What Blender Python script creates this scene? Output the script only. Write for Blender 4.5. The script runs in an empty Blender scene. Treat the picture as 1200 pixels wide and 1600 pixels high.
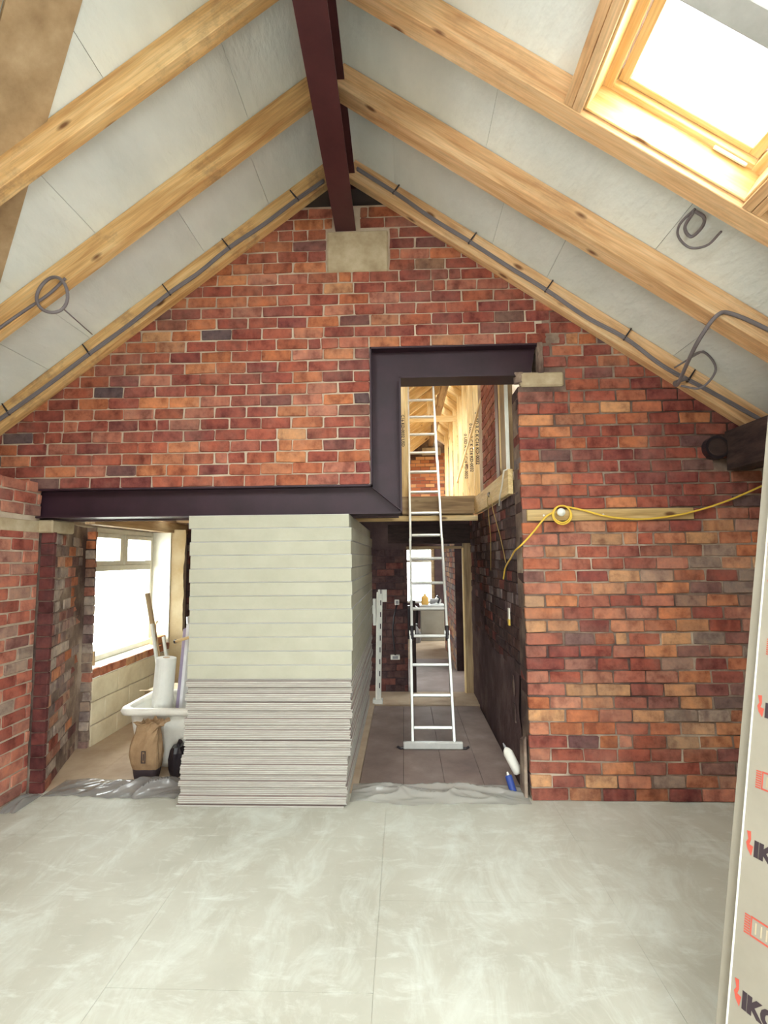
import bpy, bmesh, math, random
from mathutils import Vector, Matrix, noise
random.seed(7)
SC = bpy.context.scene
COL = SC.collection

# ------------------------------------------------------------------ camera
cam_d = bpy.data.cameras.new('camera')
cam = bpy.data.objects.new('camera', cam_d); COL.objects.link(cam)
cam_d.sensor_fit = 'HORIZONTAL'; cam_d.sensor_width = 36.0; cam_d.lens = 24.0
cam_d.clip_start = 0.05; cam_d.clip_end = 200
_y = Vector((30/800, 72/800, 1)).normalized()
_x = Vector((1, -0.0095, 0)); _x = (_x - _y*_x.dot(_y)).normalized()
_z = _x.cross(_y)
if _z.y > 0: _z = -_z
right = Vector((_x[0], _y[0], _z[0])); down = Vector((_x[1], _y[1], _z[1])); fwd = Vector((_x[2], _y[2], _z[2]))
cm = Matrix(((right.x, -down.x, -fwd.x, 0.0), (right.y, -down.y, -fwd.y, -3.80), (right.z, -down.z, -fwd.z, 1.71), (0, 0, 0, 1)))
cam.matrix_world = cm
SC.camera = cam

# ------------------------------------------------------------------ light
w = bpy.data.worlds.new('world'); SC.world = w; w.use_nodes = True
bg = w.node_tree.nodes['Background']
bg.inputs[0].default_value = (0.925, 1.0, 0.995, 1); bg.inputs[1].default_value = 12.0
SC.view_settings.view_transform = 'Standard'; SC.view_settings.look = 'None'
SC.view_settings.exposure = 0.82; SC.view_settings.gamma = 1.0
SC.view_settings.use_curve_mapping = False

def portal(name, loc, direction, sx, sy):
    """Daylight guide laid in an opening of the building (emits nothing itself)."""
    l = bpy.data.lights.new(name, 'AREA'); l.shape = 'RECTANGLE'; l.size = sx; l.size_y = sy
    l.cycles.is_portal = True
    o = bpy.data.objects.new(name, l); COL.objects.link(o)
    d = Vector(direction).normalized()
    o.matrix_world = Matrix.Translation(loc) @ d.to_track_quat('-Z', 'Y').to_matrix().to_4x4()
    return o
# roof section of the main room: z = BL + SL*x (left), z = BR - SR*x (right): underside of the rafters
SL, SR = 0.759, 0.7015
BL, BR = 5.0466, 4.3964
cL = 1/math.sqrt(1+SL*SL); cR = 1/math.sqrt(1+SR*SR)
NR = Vector((SR*cR, 0, cR)); NL = Vector((-SL*cL, 0, cL))
def zl(x): return BL + SL*x
def zr(x): return BR - SR*x
def roof_pt(x, y, wn):                      # right slope, wn = height along its normal
    return Vector((x, y, zr(x))) + NR*wn
portal('daylight_skylight', roof_pt(1.215, -1.80, 0.30), -NR, 0.9, 0.62)
portal('daylight_added_rear_skylight', roof_pt(1.1, -3.4, 0.26), -NR, 1.5, 1.2)  # unseen skylight added behind the camera to light the gable
portal('daylight_added_left_skylight', Vector((-1.6, -3.4, zl(-1.6))) + NL*0.26, -NL, 1.3, 1.8)  # unseen left-slope skylight, added and sized to light the right side
portal('daylight_added_rear_opening', (0.35, -5.35, 1.0), (0, 1, 0), 1.3, 2.2)  # unseen rear opening, added and sized for light from behind the camera
portal('daylight_window', (-3.3, 1.82, 1.34), (1, 0, 0), 1.6, 1.4)
portal('daylight_side_window', (-3.12, 4.6, 1.4), (1, 0, 0), 1.3, 1.3)
portal('daylight_far_window', (0.42, 9.42, 1.27), (0, -1, 0), 0.8, 1.35)
portal('daylight_added_upper_skylight', (-0.75, 4.9, 3.95), (0.6, 0, -0.8), 1.2, 1.6)  # unseen roof opening added to brighten the upper room
portal('daylight_added_upper_far_skylight', (-0.75, 7.6, 3.95), (0.6, 0, -0.8), 1.2, 1.2)  # second unseen roof opening, added for the upper room's brightness

# ------------------------------------------------------------------ materials
def new_mat(name):
    m = bpy.data.materials.new(name); m.use_nodes = True
    nt = m.node_tree; b = nt.nodes['Principled BSDF']
    b.inputs['Specular IOR Level'].default_value = 0.25
    return m, nt, b
def node(nt, t, **kw):
    n = nt.nodes.new(t)
    for k, v in kw.items(): setattr(n, k, v)
    return n
def ramp(nt, stops):
    r = node(nt, 'ShaderNodeValToRGB'); e = r.color_ramp.elements
    while len(e) < len(stops): e.new(0.5)
    for i, (p, c) in enumerate(stops):
        e[i].position = p; e[i].color = (c[0], c[1], c[2], 1) if not isinstance(c, (int, float)) else (c, c, c, 1)
    return r
def noise_mat(name, stops, scale=6.0, detail=6.0, rough=0.85, bump=0.2, bscale=None, coord='Object', stretch=(1, 1, 1), metallic=0.0, spec=0.25, dist=0.003):
    m, nt, b = new_mat(name); L = nt.links
    tc = node(nt, 'ShaderNodeTexCoord'); mp = node(nt, 'ShaderNodeMapping'); mp.inputs['Scale'].default_value = stretch
    if coord == 'World':
        g = node(nt, 'ShaderNodeNewGeometry'); L.new(g.outputs['Position'], mp.inputs['Vector'])
    else:
        oi = node(nt, 'ShaderNodeObjectInfo'); ad = node(nt, 'ShaderNodeVectorMath', operation='ADD')
        ml = node(nt, 'ShaderNodeMath', operation='MULTIPLY'); ml.inputs[1].default_value = 37.0
        L.new(oi.outputs['Random'], ml.inputs[0]); L.new(tc.outputs['Object'], ad.inputs[0]); L.new(ml.outputs[0], ad.inputs[1])
        L.new(ad.outputs[0], mp.inputs['Vector'])
    n = node(nt, 'ShaderNodeTexNoise'); n.inputs['Scale'].default_value = scale; n.inputs['Detail'].default_value = detail; n.inputs['Roughness'].default_value = 0.62
    L.new(mp.outputs[0], n.inputs['Vector'])
    r = ramp(nt, stops); L.new(n.outputs['Fac'], r.inputs[0]); L.new(r.outputs[0], b.inputs['Base Color'])
    b.inputs['Roughness'].default_value = rough; b.inputs['Metallic'].default_value = metallic; b.inputs['Specular IOR Level'].default_value = spec
    if bump:
        n2 = node(nt, 'ShaderNodeTexNoise'); n2.inputs['Scale'].default_value = bscale or scale*3; n2.inputs['Detail'].default_value = 5
        L.new(mp.outputs[0], n2.inputs['Vector'])
        bp = node(nt, 'ShaderNodeBump'); bp.inputs['Strength'].default_value = bump; bp.inputs['Distance'].default_value = dist*3
        L.new(n2.outputs['Fac'], bp.inputs['Height']); L.new(bp.outputs[0], b.inputs['Normal'])
    return m
def brick_mat(name, dust=0.26, dustcol=(0.46, 0.33, 0.25)):
    m, nt, b = new_mat(name); L = nt.links
    tc = node(nt, 'ShaderNodeTexCoord'); oi = node(nt, 'ShaderNodeObjectInfo'); g = node(nt, 'ShaderNodeNewGeometry')
    ml = node(nt, 'ShaderNodeMath', operation='MULTIPLY'); ml.inputs[1].default_value = 53.0; L.new(oi.outputs['Random'], ml.inputs[0])
    ad = node(nt, 'ShaderNodeVectorMath', operation='ADD'); L.new(tc.outputs['Object'], ad.inputs[0]); L.new(ml.outputs[0], ad.inputs[1])
    n = node(nt, 'ShaderNodeTexNoise'); n.inputs['Scale'].default_value = 11; n.inputs['Detail'].default_value = 7; n.inputs['Roughness'].default_value = 0.65
    L.new(ad.outputs[0], n.inputs['Vector'])
    r = ramp(nt, [(0.33, (0.58, 0.50, 0.52)), (0.5, (1, 1, 1)), (0.68, (1.34, 1.26, 1.15))]); L.new(n.outputs['Fac'], r.inputs[0])
    mx = node(nt, 'ShaderNodeMix', data_type='RGBA', blend_type='MULTIPLY'); mx.inputs[0].default_value = 1
    L.new(oi.outputs['Color'], mx.inputs[6]); L.new(r.outputs[0], mx.inputs[7])
    mb = node(nt, 'ShaderNodeMapping'); mb.inputs['Scale'].default_value = (9, 1, 2.5); L.new(ad.outputs[0], mb.inputs['Vector'])
    nb = node(nt, 'ShaderNodeTexNoise'); nb.inputs['Scale'].default_value = 1.0; nb.inputs['Detail'].default_value = 3; L.new(mb.outputs[0], nb.inputs['Vector'])
    rb_ = ramp(nt, [(0.54, 0.0), (0.66, 0.55)]); L.new(nb.outputs['Fac'], rb_.inputs[0])
    mxb = node(nt, 'ShaderNodeMix', data_type='RGBA', blend_type='MULTIPLY'); L.new(rb_.outputs[0], mxb.inputs[0]); L.new(mx.outputs[2], mxb.inputs[6]); mxb.inputs[7].default_value = (0.45, 0.36, 0.42, 1)
    mx = mxb
    n3 = node(nt, 'ShaderNodeTexNoise'); n3.inputs['Scale'].default_value = 2.3; n3.inputs['Detail'].default_value = 8; n3.inputs['Roughness'].default_value = 0.7
    L.new(g.outputs['Position'], n3.inputs['Vector'])
    r3 = ramp(nt, [(0.47, 0.0), (0.80, dust)]); L.new(n3.outputs['Fac'], r3.inputs[0])
    mx2 = node(nt, 'ShaderNodeMix', data_type='RGBA'); L.new(r3.outputs[0], mx2.inputs[0]); L.new(mx.outputs[2], mx2.inputs[6]); mx2.inputs[7].default_value = (*dustcol, 1)
    L.new(mx2.outputs[2], b.inputs['Base Color']); b.inputs['Roughness'].default_value = 0.9; b.inputs['Specular IOR Level'].default_value = 0.15
    n2 = node(nt, 'ShaderNodeTexNoise'); n2.inputs['Scale'].default_value = 45; n2.inputs['Detail'].default_value = 6; L.new(ad.outputs[0], n2.inputs['Vector'])
    bp = node(nt, 'ShaderNodeBump'); bp.inputs['Strength'].default_value = 0.5; bp.inputs['Distance'].default_value = 0.006
    L.new(n2.outputs['Fac'], bp.inputs['Height']); L.new(bp.outputs[0], b.inputs['Normal'])
    return m
def wood_mat(name, dark, mid, light, knots=True, stain=0.0, rough=0.62):
    m, nt, b = new_mat(name); L = nt.links
    tc = node(nt, 'ShaderNodeTexCoord'); oi = node(nt, 'ShaderNodeObjectInfo')
    ml = node(nt, 'ShaderNodeMath', operation='MULTIPLY'); ml.inputs[1].default_value = 29.0; L.new(oi.outputs['Random'], ml.inputs[0])
    ad = node(nt, 'ShaderNodeVectorMath', operation='ADD'); L.new(tc.outputs['Object'], ad.inputs[0]); L.new(ml.outputs[0], ad.inputs[1])
    mp = node(nt, 'ShaderNodeMapping'); mp.inputs['Scale'].default_value = (0.9, 9, 9); L.new(ad.outputs[0], mp.inputs['Vector'])
    n = node(nt, 'ShaderNodeTexNoise'); n.inputs['Scale'].default_value = 2.2; n.inputs['Detail'].default_value = 5; n.inputs['Distortion'].default_value = 0.6
    L.new(mp.outputs[0], n.inputs['Vector'])
    r = ramp(nt, [(0.28, dark), (0.5, mid), (0.74, light)]); L.new(n.outputs['Fac'], r.inputs[0])
    mpf = node(nt, 'ShaderNodeMapping'); mpf.inputs['Scale'].default_value = (2.5, 60, 60); L.new(ad.outputs[0], mpf.inputs['Vector'])
    nf = node(nt, 'ShaderNodeTexNoise'); nf.inputs['Scale'].default_value = 2.0; nf.inputs['Detail'].default_value = 2; L.new(mpf.outputs[0], nf.inputs['Vector'])
    rf = ramp(nt, [(0.3, 0.82), (0.7, 1.08)]); L.new(nf.outputs['Fac'], rf.inputs[0])
    mx = node(nt, 'ShaderNodeMix', data_type='RGBA', blend_type='MULTIPLY'); mx.inputs[0].default_value = 1
    L.new(r.outputs[0], mx.inputs[6]); L.new(rf.outputs[0], mx.inputs[7]); out = mx.outputs[2]
    if knots:
        mk = node(nt, 'ShaderNodeMapping'); mk.inputs['Scale'].default_value = (2.6, 6.5, 6.5); L.new(ad.outputs[0], mk.inputs['Vector'])
        v = node(nt, 'ShaderNodeTexVoronoi'); v.inputs['Scale'].default_value = 1.0; v.inputs['Randomness'].default_value = 1.0; L.new(mk.outputs[0], v.inputs['Vector'])
        rk = ramp(nt, [(0.06, (0.16, 0.06, 0.035)), (0.14, (1, 1, 1))]); L.new(v.outputs['Distance'], rk.inputs[0])
        mk2 = node(nt, 'ShaderNodeMix', data_type='RGBA', blend_type='MULTIPLY'); mk2.inputs[0].default_value = 0.85
        L.new(out, mk2.inputs[6]); L.new(rk.outputs[0], mk2.inputs[7]); out = mk2.outputs[2]
    if stain:
        ns = node(nt, 'ShaderNodeTexNoise'); ns.inputs['Scale'].default_value = 1.6; ns.inputs['Detail'].default_value = 9; ns.inputs['Roughness'].default_value = 0.75
        L.new(ad.outputs[0], ns.inputs['Vector'])
        rs = ramp(nt, [(0.52, 0.0), (0.68, stain)]); L.new(ns.outputs['Fac'], rs.inputs[0])
        ms = node(nt, 'ShaderNodeMix', data_type='RGBA'); L.new(rs.outputs[0], ms.inputs[0]); L.new(out, ms.inputs[6]); ms.inputs[7].default_value = (0.10, 0.065, 0.055, 1); out = ms.outputs[2]
    L.new(out, b.inputs['Base Color']); b.inputs['Roughness'].default_value = rough; b.inputs['Specular IOR Level'].default_value = 0.25
    bp = node(nt, 'ShaderNodeBump'); bp.inputs['Strength'].default_value = 0.15; bp.inputs['Distance'].default_value = 0.003
    L.new(nf.outputs['Fac'], bp.inputs['Height']); L.new(bp.outputs[0], b.inputs['Normal'])
    return m
def plain_mat(name, col, rough=0.6, metallic=0.0, spec=0.3, var=0.06, emit=None):
    c = Vector(col)
    return noise_mat(name, [(0.3, tuple(c*(1-var*2))), (0.7, tuple(c*(1+var)))], scale=9, rough=rough, bump=0.08, metallic=metallic, spec=spec)
def clear_mat(name, tint, alpha, rough=0.05):
    m, nt, b = new_mat(name); L = nt.links
    tr = node(nt, 'ShaderNodeBsdfTransparent'); tr.inputs[0].default_value = (1, 1, 1, 1)
    mix = node(nt, 'ShaderNodeMixShader'); mix.inputs[0].default_value = alpha
    b.inputs['Base Color'].default_value = (*tint, 1); b.inputs['Roughness'].default_value = rough; b.inputs['Specular IOR Level'].default_value = 0.5
    out = nt.nodes['Material Output']
    L.new(tr.outputs[0], mix.inputs[1]); L.new(b.outputs[0], mix.inputs[2]); L.new(mix.outputs[0], out.inputs[0])
    return m

M = {}
M['brick'] = brick_mat('brick_face')
M['brick_old'] = brick_mat('old_brick_face', dust=0.15, dustcol=(0.25, 0.20, 0.19))
M['mortar'] = noise_mat('lime_mortar', [(0.3, (0.30, 0.22, 0.165)), (0.5, (0.46, 0.365, 0.28)), (0.72, (0.60, 0.52, 0.41))], scale=2.5, bump=0.5, bscale=60, coord='World', rough=0.95)
M['mortar_mid'] = noise_mat('weathered_mortar', [(0.38, (0.07, 0.042, 0.038)), (0.52, (0.22, 0.155, 0.12)), (0.68, (0.50, 0.41, 0.32))], scale=1.6, detail=8, bump=0.5, bscale=60, coord='World', rough=0.95)
M['mortar_dark'] = noise_mat('dark_mortar', [(0.3, (0.040, 0.023, 0.026)), (0.7, (0.105, 0.066, 0.064))], scale=3, bump=0.5, bscale=50, coord='World', rough=0.95)  # dark brown mortar for the passage and far walls
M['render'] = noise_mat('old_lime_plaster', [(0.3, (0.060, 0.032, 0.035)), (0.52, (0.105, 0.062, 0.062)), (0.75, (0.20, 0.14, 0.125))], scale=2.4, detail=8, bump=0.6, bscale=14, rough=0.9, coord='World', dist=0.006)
M['cream'] = noise_mat('cream_plaster', [(0.3, (0.55, 0.40, 0.21)), (0.7, (0.74, 0.64, 0.44))], scale=3, bump=0.3, coord='World', rough=0.9)
M['white_plaster'] = noise_mat('white_reveal_plaster', [(0.3, (0.72, 0.70, 0.60)), (0.7, (0.84, 0.83, 0.76))], scale=3, bump=0.2, coord='World')
M['steel'] = noise_mat('dark_primed_steel', [(0.3, (0.020, 0.007, 0.013)), (0.7, (0.038, 0.014, 0.025))], scale=4, rough=0.5, bump=0.05, spec=0.4)
M['ridge_steel'] = noise_mat('red_oxide_steel', [(0.3, (0.052, 0.014, 0.018)), (0.7, (0.090, 0.026, 0.030))], scale=3, rough=0.5, bump=0.05, spec=0.4)
M['pine'] = wood_mat('sawn_pine', (0.50, 0.265, 0.10), (0.68, 0.42, 0.18), (0.80, 0.57, 0.29), stain=0.7)
M['pine_r'] = wood_mat('planed_pine', (0.56, 0.30, 0.135), (0.72, 0.45, 0.235), (0.82, 0.58, 0.34), stain=0.25)
M['pine_new'] = wood_mat('fresh_pine', (0.62, 0.41, 0.18), (0.76, 0.56, 0.28), (0.86, 0.70, 0.42), knots=True)
M['pine_lining'] = wood_mat('pine_lining', (0.70, 0.42, 0.16), (0.80, 0.55, 0.26), (0.86, 0.68, 0.42), knots=True, rough=0.4)
M['pine_dull'] = wood_mat('dull_pine', (0.22, 0.14, 0.075), (0.36, 0.24, 0.13), (0.50, 0.37, 0.21))
M['batten_wood'] = wood_mat('yellowed_batten', (0.30, 0.18, 0.06), (0.46, 0.31, 0.13), (0.60, 0.44, 0.22))
M['charred'] = noise_mat('charred_timber', [(0.3, (0.018, 0.012, 0.012)), (0.7, (0.07, 0.042, 0.036))], scale=5, stretch=(1, 4, 4), rough=0.85, bump=0.5)
M['sarking'] = noise_mat('tan_sheathing', [(0.25, (0.29, 0.185, 0.10)), (0.5, (0.42, 0.29, 0.165)), (0.75, (0.54, 0.40, 0.25))], scale=5.5, detail=9, bump=0.4, bscale=20, rough=0.8)
M['foil'] = noise_mat('pale_foil_membrane', [(0.3, (0.66, 0.69, 0.665)), (0.55, (0.76, 0.79, 0.76)), (0.75, (0.83, 0.86, 0.82))], scale=1.4, detail=7, bump=0.7, bscale=3.5, rough=0.5, dist=0.016, spec=0.35, stretch=(1.6, 0.7, 1.6))
M['roof_outer'] = plain_mat('roof_deck', (0.28, 0.22, 0.16))
M['screed'] = noise_mat('dusty_screed', [(0.28, (0.54, 0.53, 0.455)), (0.45, (0.62, 0.615, 0.54)), (0.56, (0.70, 0.71, 0.635)), (0.70, (0.80, 0.82, 0.755))], scale=1.7, detail=10, bump=0.12, bscale=9, rough=0.55, coord='World', spec=0.35)
def screed_mat():
    m, nt, b = new_mat('dusty_screed'); L = nt.links
    g = node(nt, 'ShaderNodeNewGeometry')
    def nz(scale, detail, rough, stretch=(1, 1, 1), rot=0.0, dist=0.0):
        mp = node(nt, 'ShaderNodeMapping'); mp.inputs['Scale'].default_value = stretch; mp.inputs['Rotation'].default_value = (0, 0, rot); L.new(g.outputs['Position'], mp.inputs['Vector'])
        n = node(nt, 'ShaderNodeTexNoise'); n.inputs['Scale'].default_value = scale; n.inputs['Detail'].default_value = detail; n.inputs['Roughness'].default_value = rough; n.inputs['Distortion'].default_value = dist
        L.new(mp.outputs[0], n.inputs['Vector']); return n
    base = ramp(nt, [(0.30, (0.41, 0.395, 0.325)), (0.5, (0.485, 0.475, 0.40)), (0.70, (0.56, 0.56, 0.485))]); L.new(nz(1.1, 6, 0.6).outputs['Fac'], base.inputs[0])
    col = base.outputs[0]
    for (n, lo, hi, amt, c) in ((nz(2.6, 10, 0.72, (1.6, 0.8, 1), 0.5, 0.8), 0.48, 0.74, 0.75, (0.68, 0.715, 0.65)), (nz(5.5, 9, 0.7, (0.8, 2.2, 1), 0.35, 0.4), 0.54, 0.76, 0.6, (0.74, 0.78, 0.725)), (nz(1.9, 8, 0.7, (1, 1.5, 1), 1.0), 0.60, 0.74, 0.5, (0.42, 0.38, 0.30))):
        r = ramp(nt, [(lo, 0.0), (hi, amt)]); L.new(n.outputs['Fac'], r.inputs[0])
        mx = node(nt, 'ShaderNodeMix', data_type='RGBA'); L.new(r.outputs[0], mx.inputs[0]); L.new(col, mx.inputs[6]); mx.inputs[7].default_value = (*c, 1); col = mx.outputs[2]
    L.new(col, b.inputs['Base Color']); b.inputs['Roughness'].default_value = 0.6
    bp = node(nt, 'ShaderNodeBump'); bp.inputs['Strength'].default_value = 0.15; bp.inputs['Distance'].default_value = 0.01
    L.new(nz(8, 6, 0.6).outputs['Fac'], bp.inputs['Height']); L.new(bp.outputs[0], b.inputs['Normal'])
    return m
M['screed'] = screed_mat()
M['chipboard'] = noise_mat('brown_chipboard', [(0.3, (0.17, 0.118, 0.105)), (0.55, (0.27, 0.20, 0.175)), (0.78, (0.42, 0.33, 0.285))], scale=2.2, detail=9, bump=0.05, rough=0.6, coord='World')
M['dust_floor'] = noise_mat('dusty_tan_floor', [(0.3, (0.38, 0.27, 0.18)), (0.7, (0.56, 0.44, 0.32))], scale=2.4, detail=8, bump=0.1, rough=0.75, coord='World')
M['pir'] = noise_mat('cream_insulation_core', [(0.3, (0.385, 0.372, 0.292)), (0.7, (0.445, 0.432, 0.345))], scale=5, detail=8, bump=0.1, bscale=50, rough=0.85)
M['pir_foil'] = noise_mat('grey_foil_facing', [(0.3, (0.42, 0.42, 0.40)), (0.7, (0.56, 0.56, 0.54))], scale=6, rough=0.45, bump=0.1)
M['gyp'] = noise_mat('plasterboard_edge', [(0.3, (0.40, 0.385, 0.345)), (0.7, (0.52, 0.505, 0.455))], scale=7, detail=7, bump=0.15, bscale=60, rough=0.9)
M['gyp_paper'] = noise_mat('plasterboard_paper', [(0.3, (0.27, 0.21, 0.195)), (0.7, (0.35, 0.285, 0.26))], scale=4, rough=0.85, bump=0.03)
M['alu'] = noise_mat('aluminium', [(0.3, (0.60, 0.60, 0.57)), (0.7, (0.74, 0.74, 0.70))], scale=8, rough=0.36, bump=0.04, metallic=0.45, spec=0.5)
M['black_plastic'] = plain_mat('black_plastic', (0.022, 0.016, 0.02), rough=0.35, spec=0.5)
M['white_plastic'] = plain_mat('white_plastic', (0.80, 0.77, 0.69), rough=0.45)
M['upvc'] = plain_mat('window_frame_white', (0.62, 0.58, 0.48), rough=0.4)
M['white_paint'] = plain_mat('white_paint', (0.78, 0.77, 0.70), rough=0.5)
M['paper_roll'] = noise_mat('white_paper_roll', [(0.3, (0.72, 0.72, 0.68)), (0.7, (0.84, 0.84, 0.79))], scale=6, rough=0.75, bump=0.1)
M['kraft'] = noise_mat('kraft_paper', [(0.3, (0.24, 0.145, 0.075)), (0.55, (0.33, 0.21, 0.115)), (0.75, (0.43, 0.29, 0.17))], scale=6, detail=7, rough=0.8, bump=0.5, bscale=9, dist=0.01)
M['dark_print'] = plain_mat('dark_print', (0.05, 0.035, 0.04))
M['black_ink'] = plain_mat('black_ink', (0.045, 0.03, 0.035), rough=0.7)
M['red_ink'] = plain_mat('red_ink', (0.50, 0.09, 0.06), rough=0.7)
M['board_face'] = noise_mat('pale_board_facing', [(0.3, (0.275, 0.245, 0.195)), (0.7, (0.335, 0.30, 0.24))], scale=4, rough=0.6, bump=0.05)
M['highlight_and_flange'] = plain_mat('highlight_and_flange_white', (0.86, 0.84, 0.74), rough=0.4)  # paints the leaning board's edge highlight; also the upright's pale flange
M['yellow'] = plain_mat('yellow_cable', (0.78, 0.52, 0.07), rough=0.4)
M['yellow_dull'] = plain_mat('dull_yellow_wire', (0.42, 0.28, 0.09), rough=0.5)  # duller yellow than the lamp cable
M['orange_jug'] = plain_mat('yellow_jug', (0.70, 0.40, 0.10), rough=0.4)
M['grey_cable'] = plain_mat('grey_cable', (0.19, 0.165, 0.175), rough=0.5)
M['bulb'] = plain_mat('white_lamp', (0.80, 0.82, 0.76), rough=0.3)
M['blue'] = plain_mat('blue_label', (0.035, 0.07, 0.28), rough=0.4)
M['stone'] = noise_mat('pale_padstone', [(0.3, (0.34, 0.26, 0.165)), (0.5, (0.44, 0.355, 0.235)), (0.75, (0.55, 0.46, 0.33))], scale=7, detail=8, bump=0.4, rough=0.95, coord='World')
M['block'] = noise_mat('cream_blockwork', [(0.3, (0.58, 0.49, 0.33)), (0.7, (0.76, 0.68, 0.50))], scale=4, bump=0.3, rough=0.95, coord='World')
M['cardboard'] = plain_mat('cardboard', (0.55, 0.42, 0.28), rough=0.85)
M['grey_bag'] = plain_mat('grey_bag', (0.26, 0.25, 0.25), rough=0.4)
M['purple_board'] = plain_mat('violet_panel_face', (0.36, 0.30, 0.42), rough=0.5)
M['pale_panel'] = plain_mat('pale_panel', (0.78, 0.77, 0.80), rough=0.5)
M['glass'] = clear_mat('window_glass', (0.8, 0.9, 0.85), 0.07)
M['sheet'] = clear_mat('polythene', (0.46, 0.44, 0.40), 0.62, rough=0.18)
M['sheet_dark'] = clear_mat('grey_polythene', (0.26, 0.245, 0.235), 0.66, rough=0.15)
M['ground'] = noise_mat('pale_gravel', [(0.3, (0.50, 0.48, 0.43)), (0.7, (0.62, 0.60, 0.54))], scale=1.0, coord='World')
M['shadow_gap'] = plain_mat('painted_gap_shade', (0.03, 0.022, 0.022), rough=0.95)  # near-black standing in for shade at the apex and in floor gaps

# ------------------------------------------------------------------ geometry helpers
WM = {}
class MB:
    def __init__(s): s.v = []; s.f = []
    def box(s, a, b):
        x0, y0, z0 = a; x1, y1, z1 = b; n = len(s.v)
        s.v += [(x0,y0,z0),(x1,y0,z0),(x1,y1,z0),(x0,y1,z0),(x0,y0,z1),(x1,y0,z1),(x1,y1,z1),(x0,y1,z1)]
        s.f += [tuple(n+i for i in q) for q in ((0,3,2,1),(4,5,6,7),(0,1,5,4),(1,2,6,5),(2,3,7,6),(3,0,4,7))]
        return s
    def prism(s, poly, ax, a, b):
        """poly: 2D points in the two other axes; extruded along axis ax (0,1,2) from a to b."""
        n = len(s.v); k = len(poly)
        def P(p, t):
            return (t, p[0], p[1]) if ax == 0 else ((p[0], t, p[1]) if ax == 1 else (p[0], p[1], t))
        s.v += [P(p, a) for p in poly] + [P(p, b) for p in poly]
        s.f.append(tuple(range(n, n+k))); s.f.append(tuple(range(n+2*k-1, n+k-1, -1)))
        for i in range(k):
            j = (i+1) % k; s.f.append((n+j, n+i, n+k+i, n+k+j))
        return s
    def hexa(s, lo, hi):
        """two quads (4 points each) joined into a block"""
        n = len(s.v); s.v += [tuple(p) for p in lo] + [tuple(p) for p in hi]
        s.f += [tuple(n+i for i in q) for q in ((3,2,1,0),(4,5,6,7),(0,1,5,4),(1,2,6,5),(2,3,7,6),(3,0,4,7))]
        return s
    def tube(s, pts, r, seg=8, caps=True, closed=False):
        pts = [Vector(p) for p in pts]; n0 = len(s.v); k = len(pts); prev = None
        rs = r if isinstance(r, (list, tuple)) else [r]*k
        for i, p in enumerate(pts):
            if closed: t = pts[(i+1) % k] - pts[i-1]
            else: t = pts[min(i+1, k-1)] - pts[max(i-1, 0)]
            t.normalize()
            if prev is None:
                a = Vector((0,0,1)) if abs(t.z) < 0.9 else Vector((1,0,0)); u = t.cross(a).normalized()
            else:
                u = (prev - t*prev.dot(t)).normalized()
            prev = u; v = t.cross(u)
            for j in range(seg):
                an = 2*math.pi*j/seg; s.v.append(tuple(p + (u*math.cos(an) + v*math.sin(an))*rs[i]))
        m = k if closed else k-1
        for i in range(m):
            for j in range(seg):
                a = n0+i*seg+j; b = n0+i*seg+(j+1) % seg; c = n0+((i+1) % k)*seg+(j+1) % seg; d = n0+((i+1) % k)*seg+j
                s.f.append((a, b, c, d))
        if caps and not closed:
            s.f.append(tuple(n0+j for j in range(seg-1, -1, -1))); s.f.append(tuple(n0+(k-1)*seg+j for j in range(seg)))
        return s
    def rings(s, loops, close_bottom=True, close_top=False):
        n0 = len(s.v); seg = len(loops[0])
        for lp in loops: s.v += [tuple(p) for p in lp]
        for i in range(len(loops)-1):
            for j in range(seg):
                s.f.append((n0+i*seg+j, n0+i*seg+(j+1) % seg, n0+(i+1)*seg+(j+1) % seg, n0+(i+1)*seg+j))
        if close_bottom: s.f.append(tuple(n0+j for j in range(seg-1, -1, -1)))
        if close_top: s.f.append(tuple(n0+(len(loops)-1)*seg+j for j in range(seg)))
        return s
    def grid(s, fn, nu, nv):
        n0 = len(s.v)
        for i in range(nu+1):
            for j in range(nv+1): s.v.append(tuple(fn(i/nu, j/nv)))
        for i in range(nu):
            for j in range(nv):
                a = n0+i*(nv+1)+j; s.f.append((a, a+nv+1, a+nv+2, a+1))
        return s
    def mesh(s, name, bevel=0.0, smooth=False):
        me = bpy.data.meshes.new(name); me.from_pydata(s.v, [], s.f); me.update()
        bm = bmesh.new(); bm.from_mesh(me); bmesh.ops.recalc_face_normals(bm, faces=bm.faces)
        if bevel: bmesh.ops.bevel(bm, geom=list(bm.edges), offset=bevel, segments=1, affect='EDGES', profile=0.5)
        bm.to_mesh(me); bm.free()
        if smooth:
            for p in me.polygons: p.use_smooth = True
        return me
    def build(s, name, mat, parent=None, bevel=0.0, smooth=False, matrix=None):
        return place(name, s.mesh(name, bevel, smooth), mat, parent, matrix)
def place(name, me, mat, parent=None, matrix=None):
    if mat is not None and not me.materials: me.materials.append(M[mat])
    o = bpy.data.objects.new(name, me); COL.objects.link(o)
    mw = matrix or Matrix.Identity(4); o.matrix_basis = mw; WM[o.name] = mw
    if parent is not None:
        o.parent = parent; o.matrix_parent_inverse = WM[parent.name].inverted()
    return o
def tag(o, label, cat, group=None):
    o['label'] = label; o['category'] = cat
    if group: o['group'] = group
    return o
def thing(name, loc, label, cat, group=None):
    o = bpy.data.objects.new(name, None); COL.objects.link(o); o.empty_display_size = 0.1
    o.matrix_basis = Matrix.Translation(loc); WM[o.name] = o.matrix_basis.copy()
    return tag(o, label, cat, group)
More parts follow.
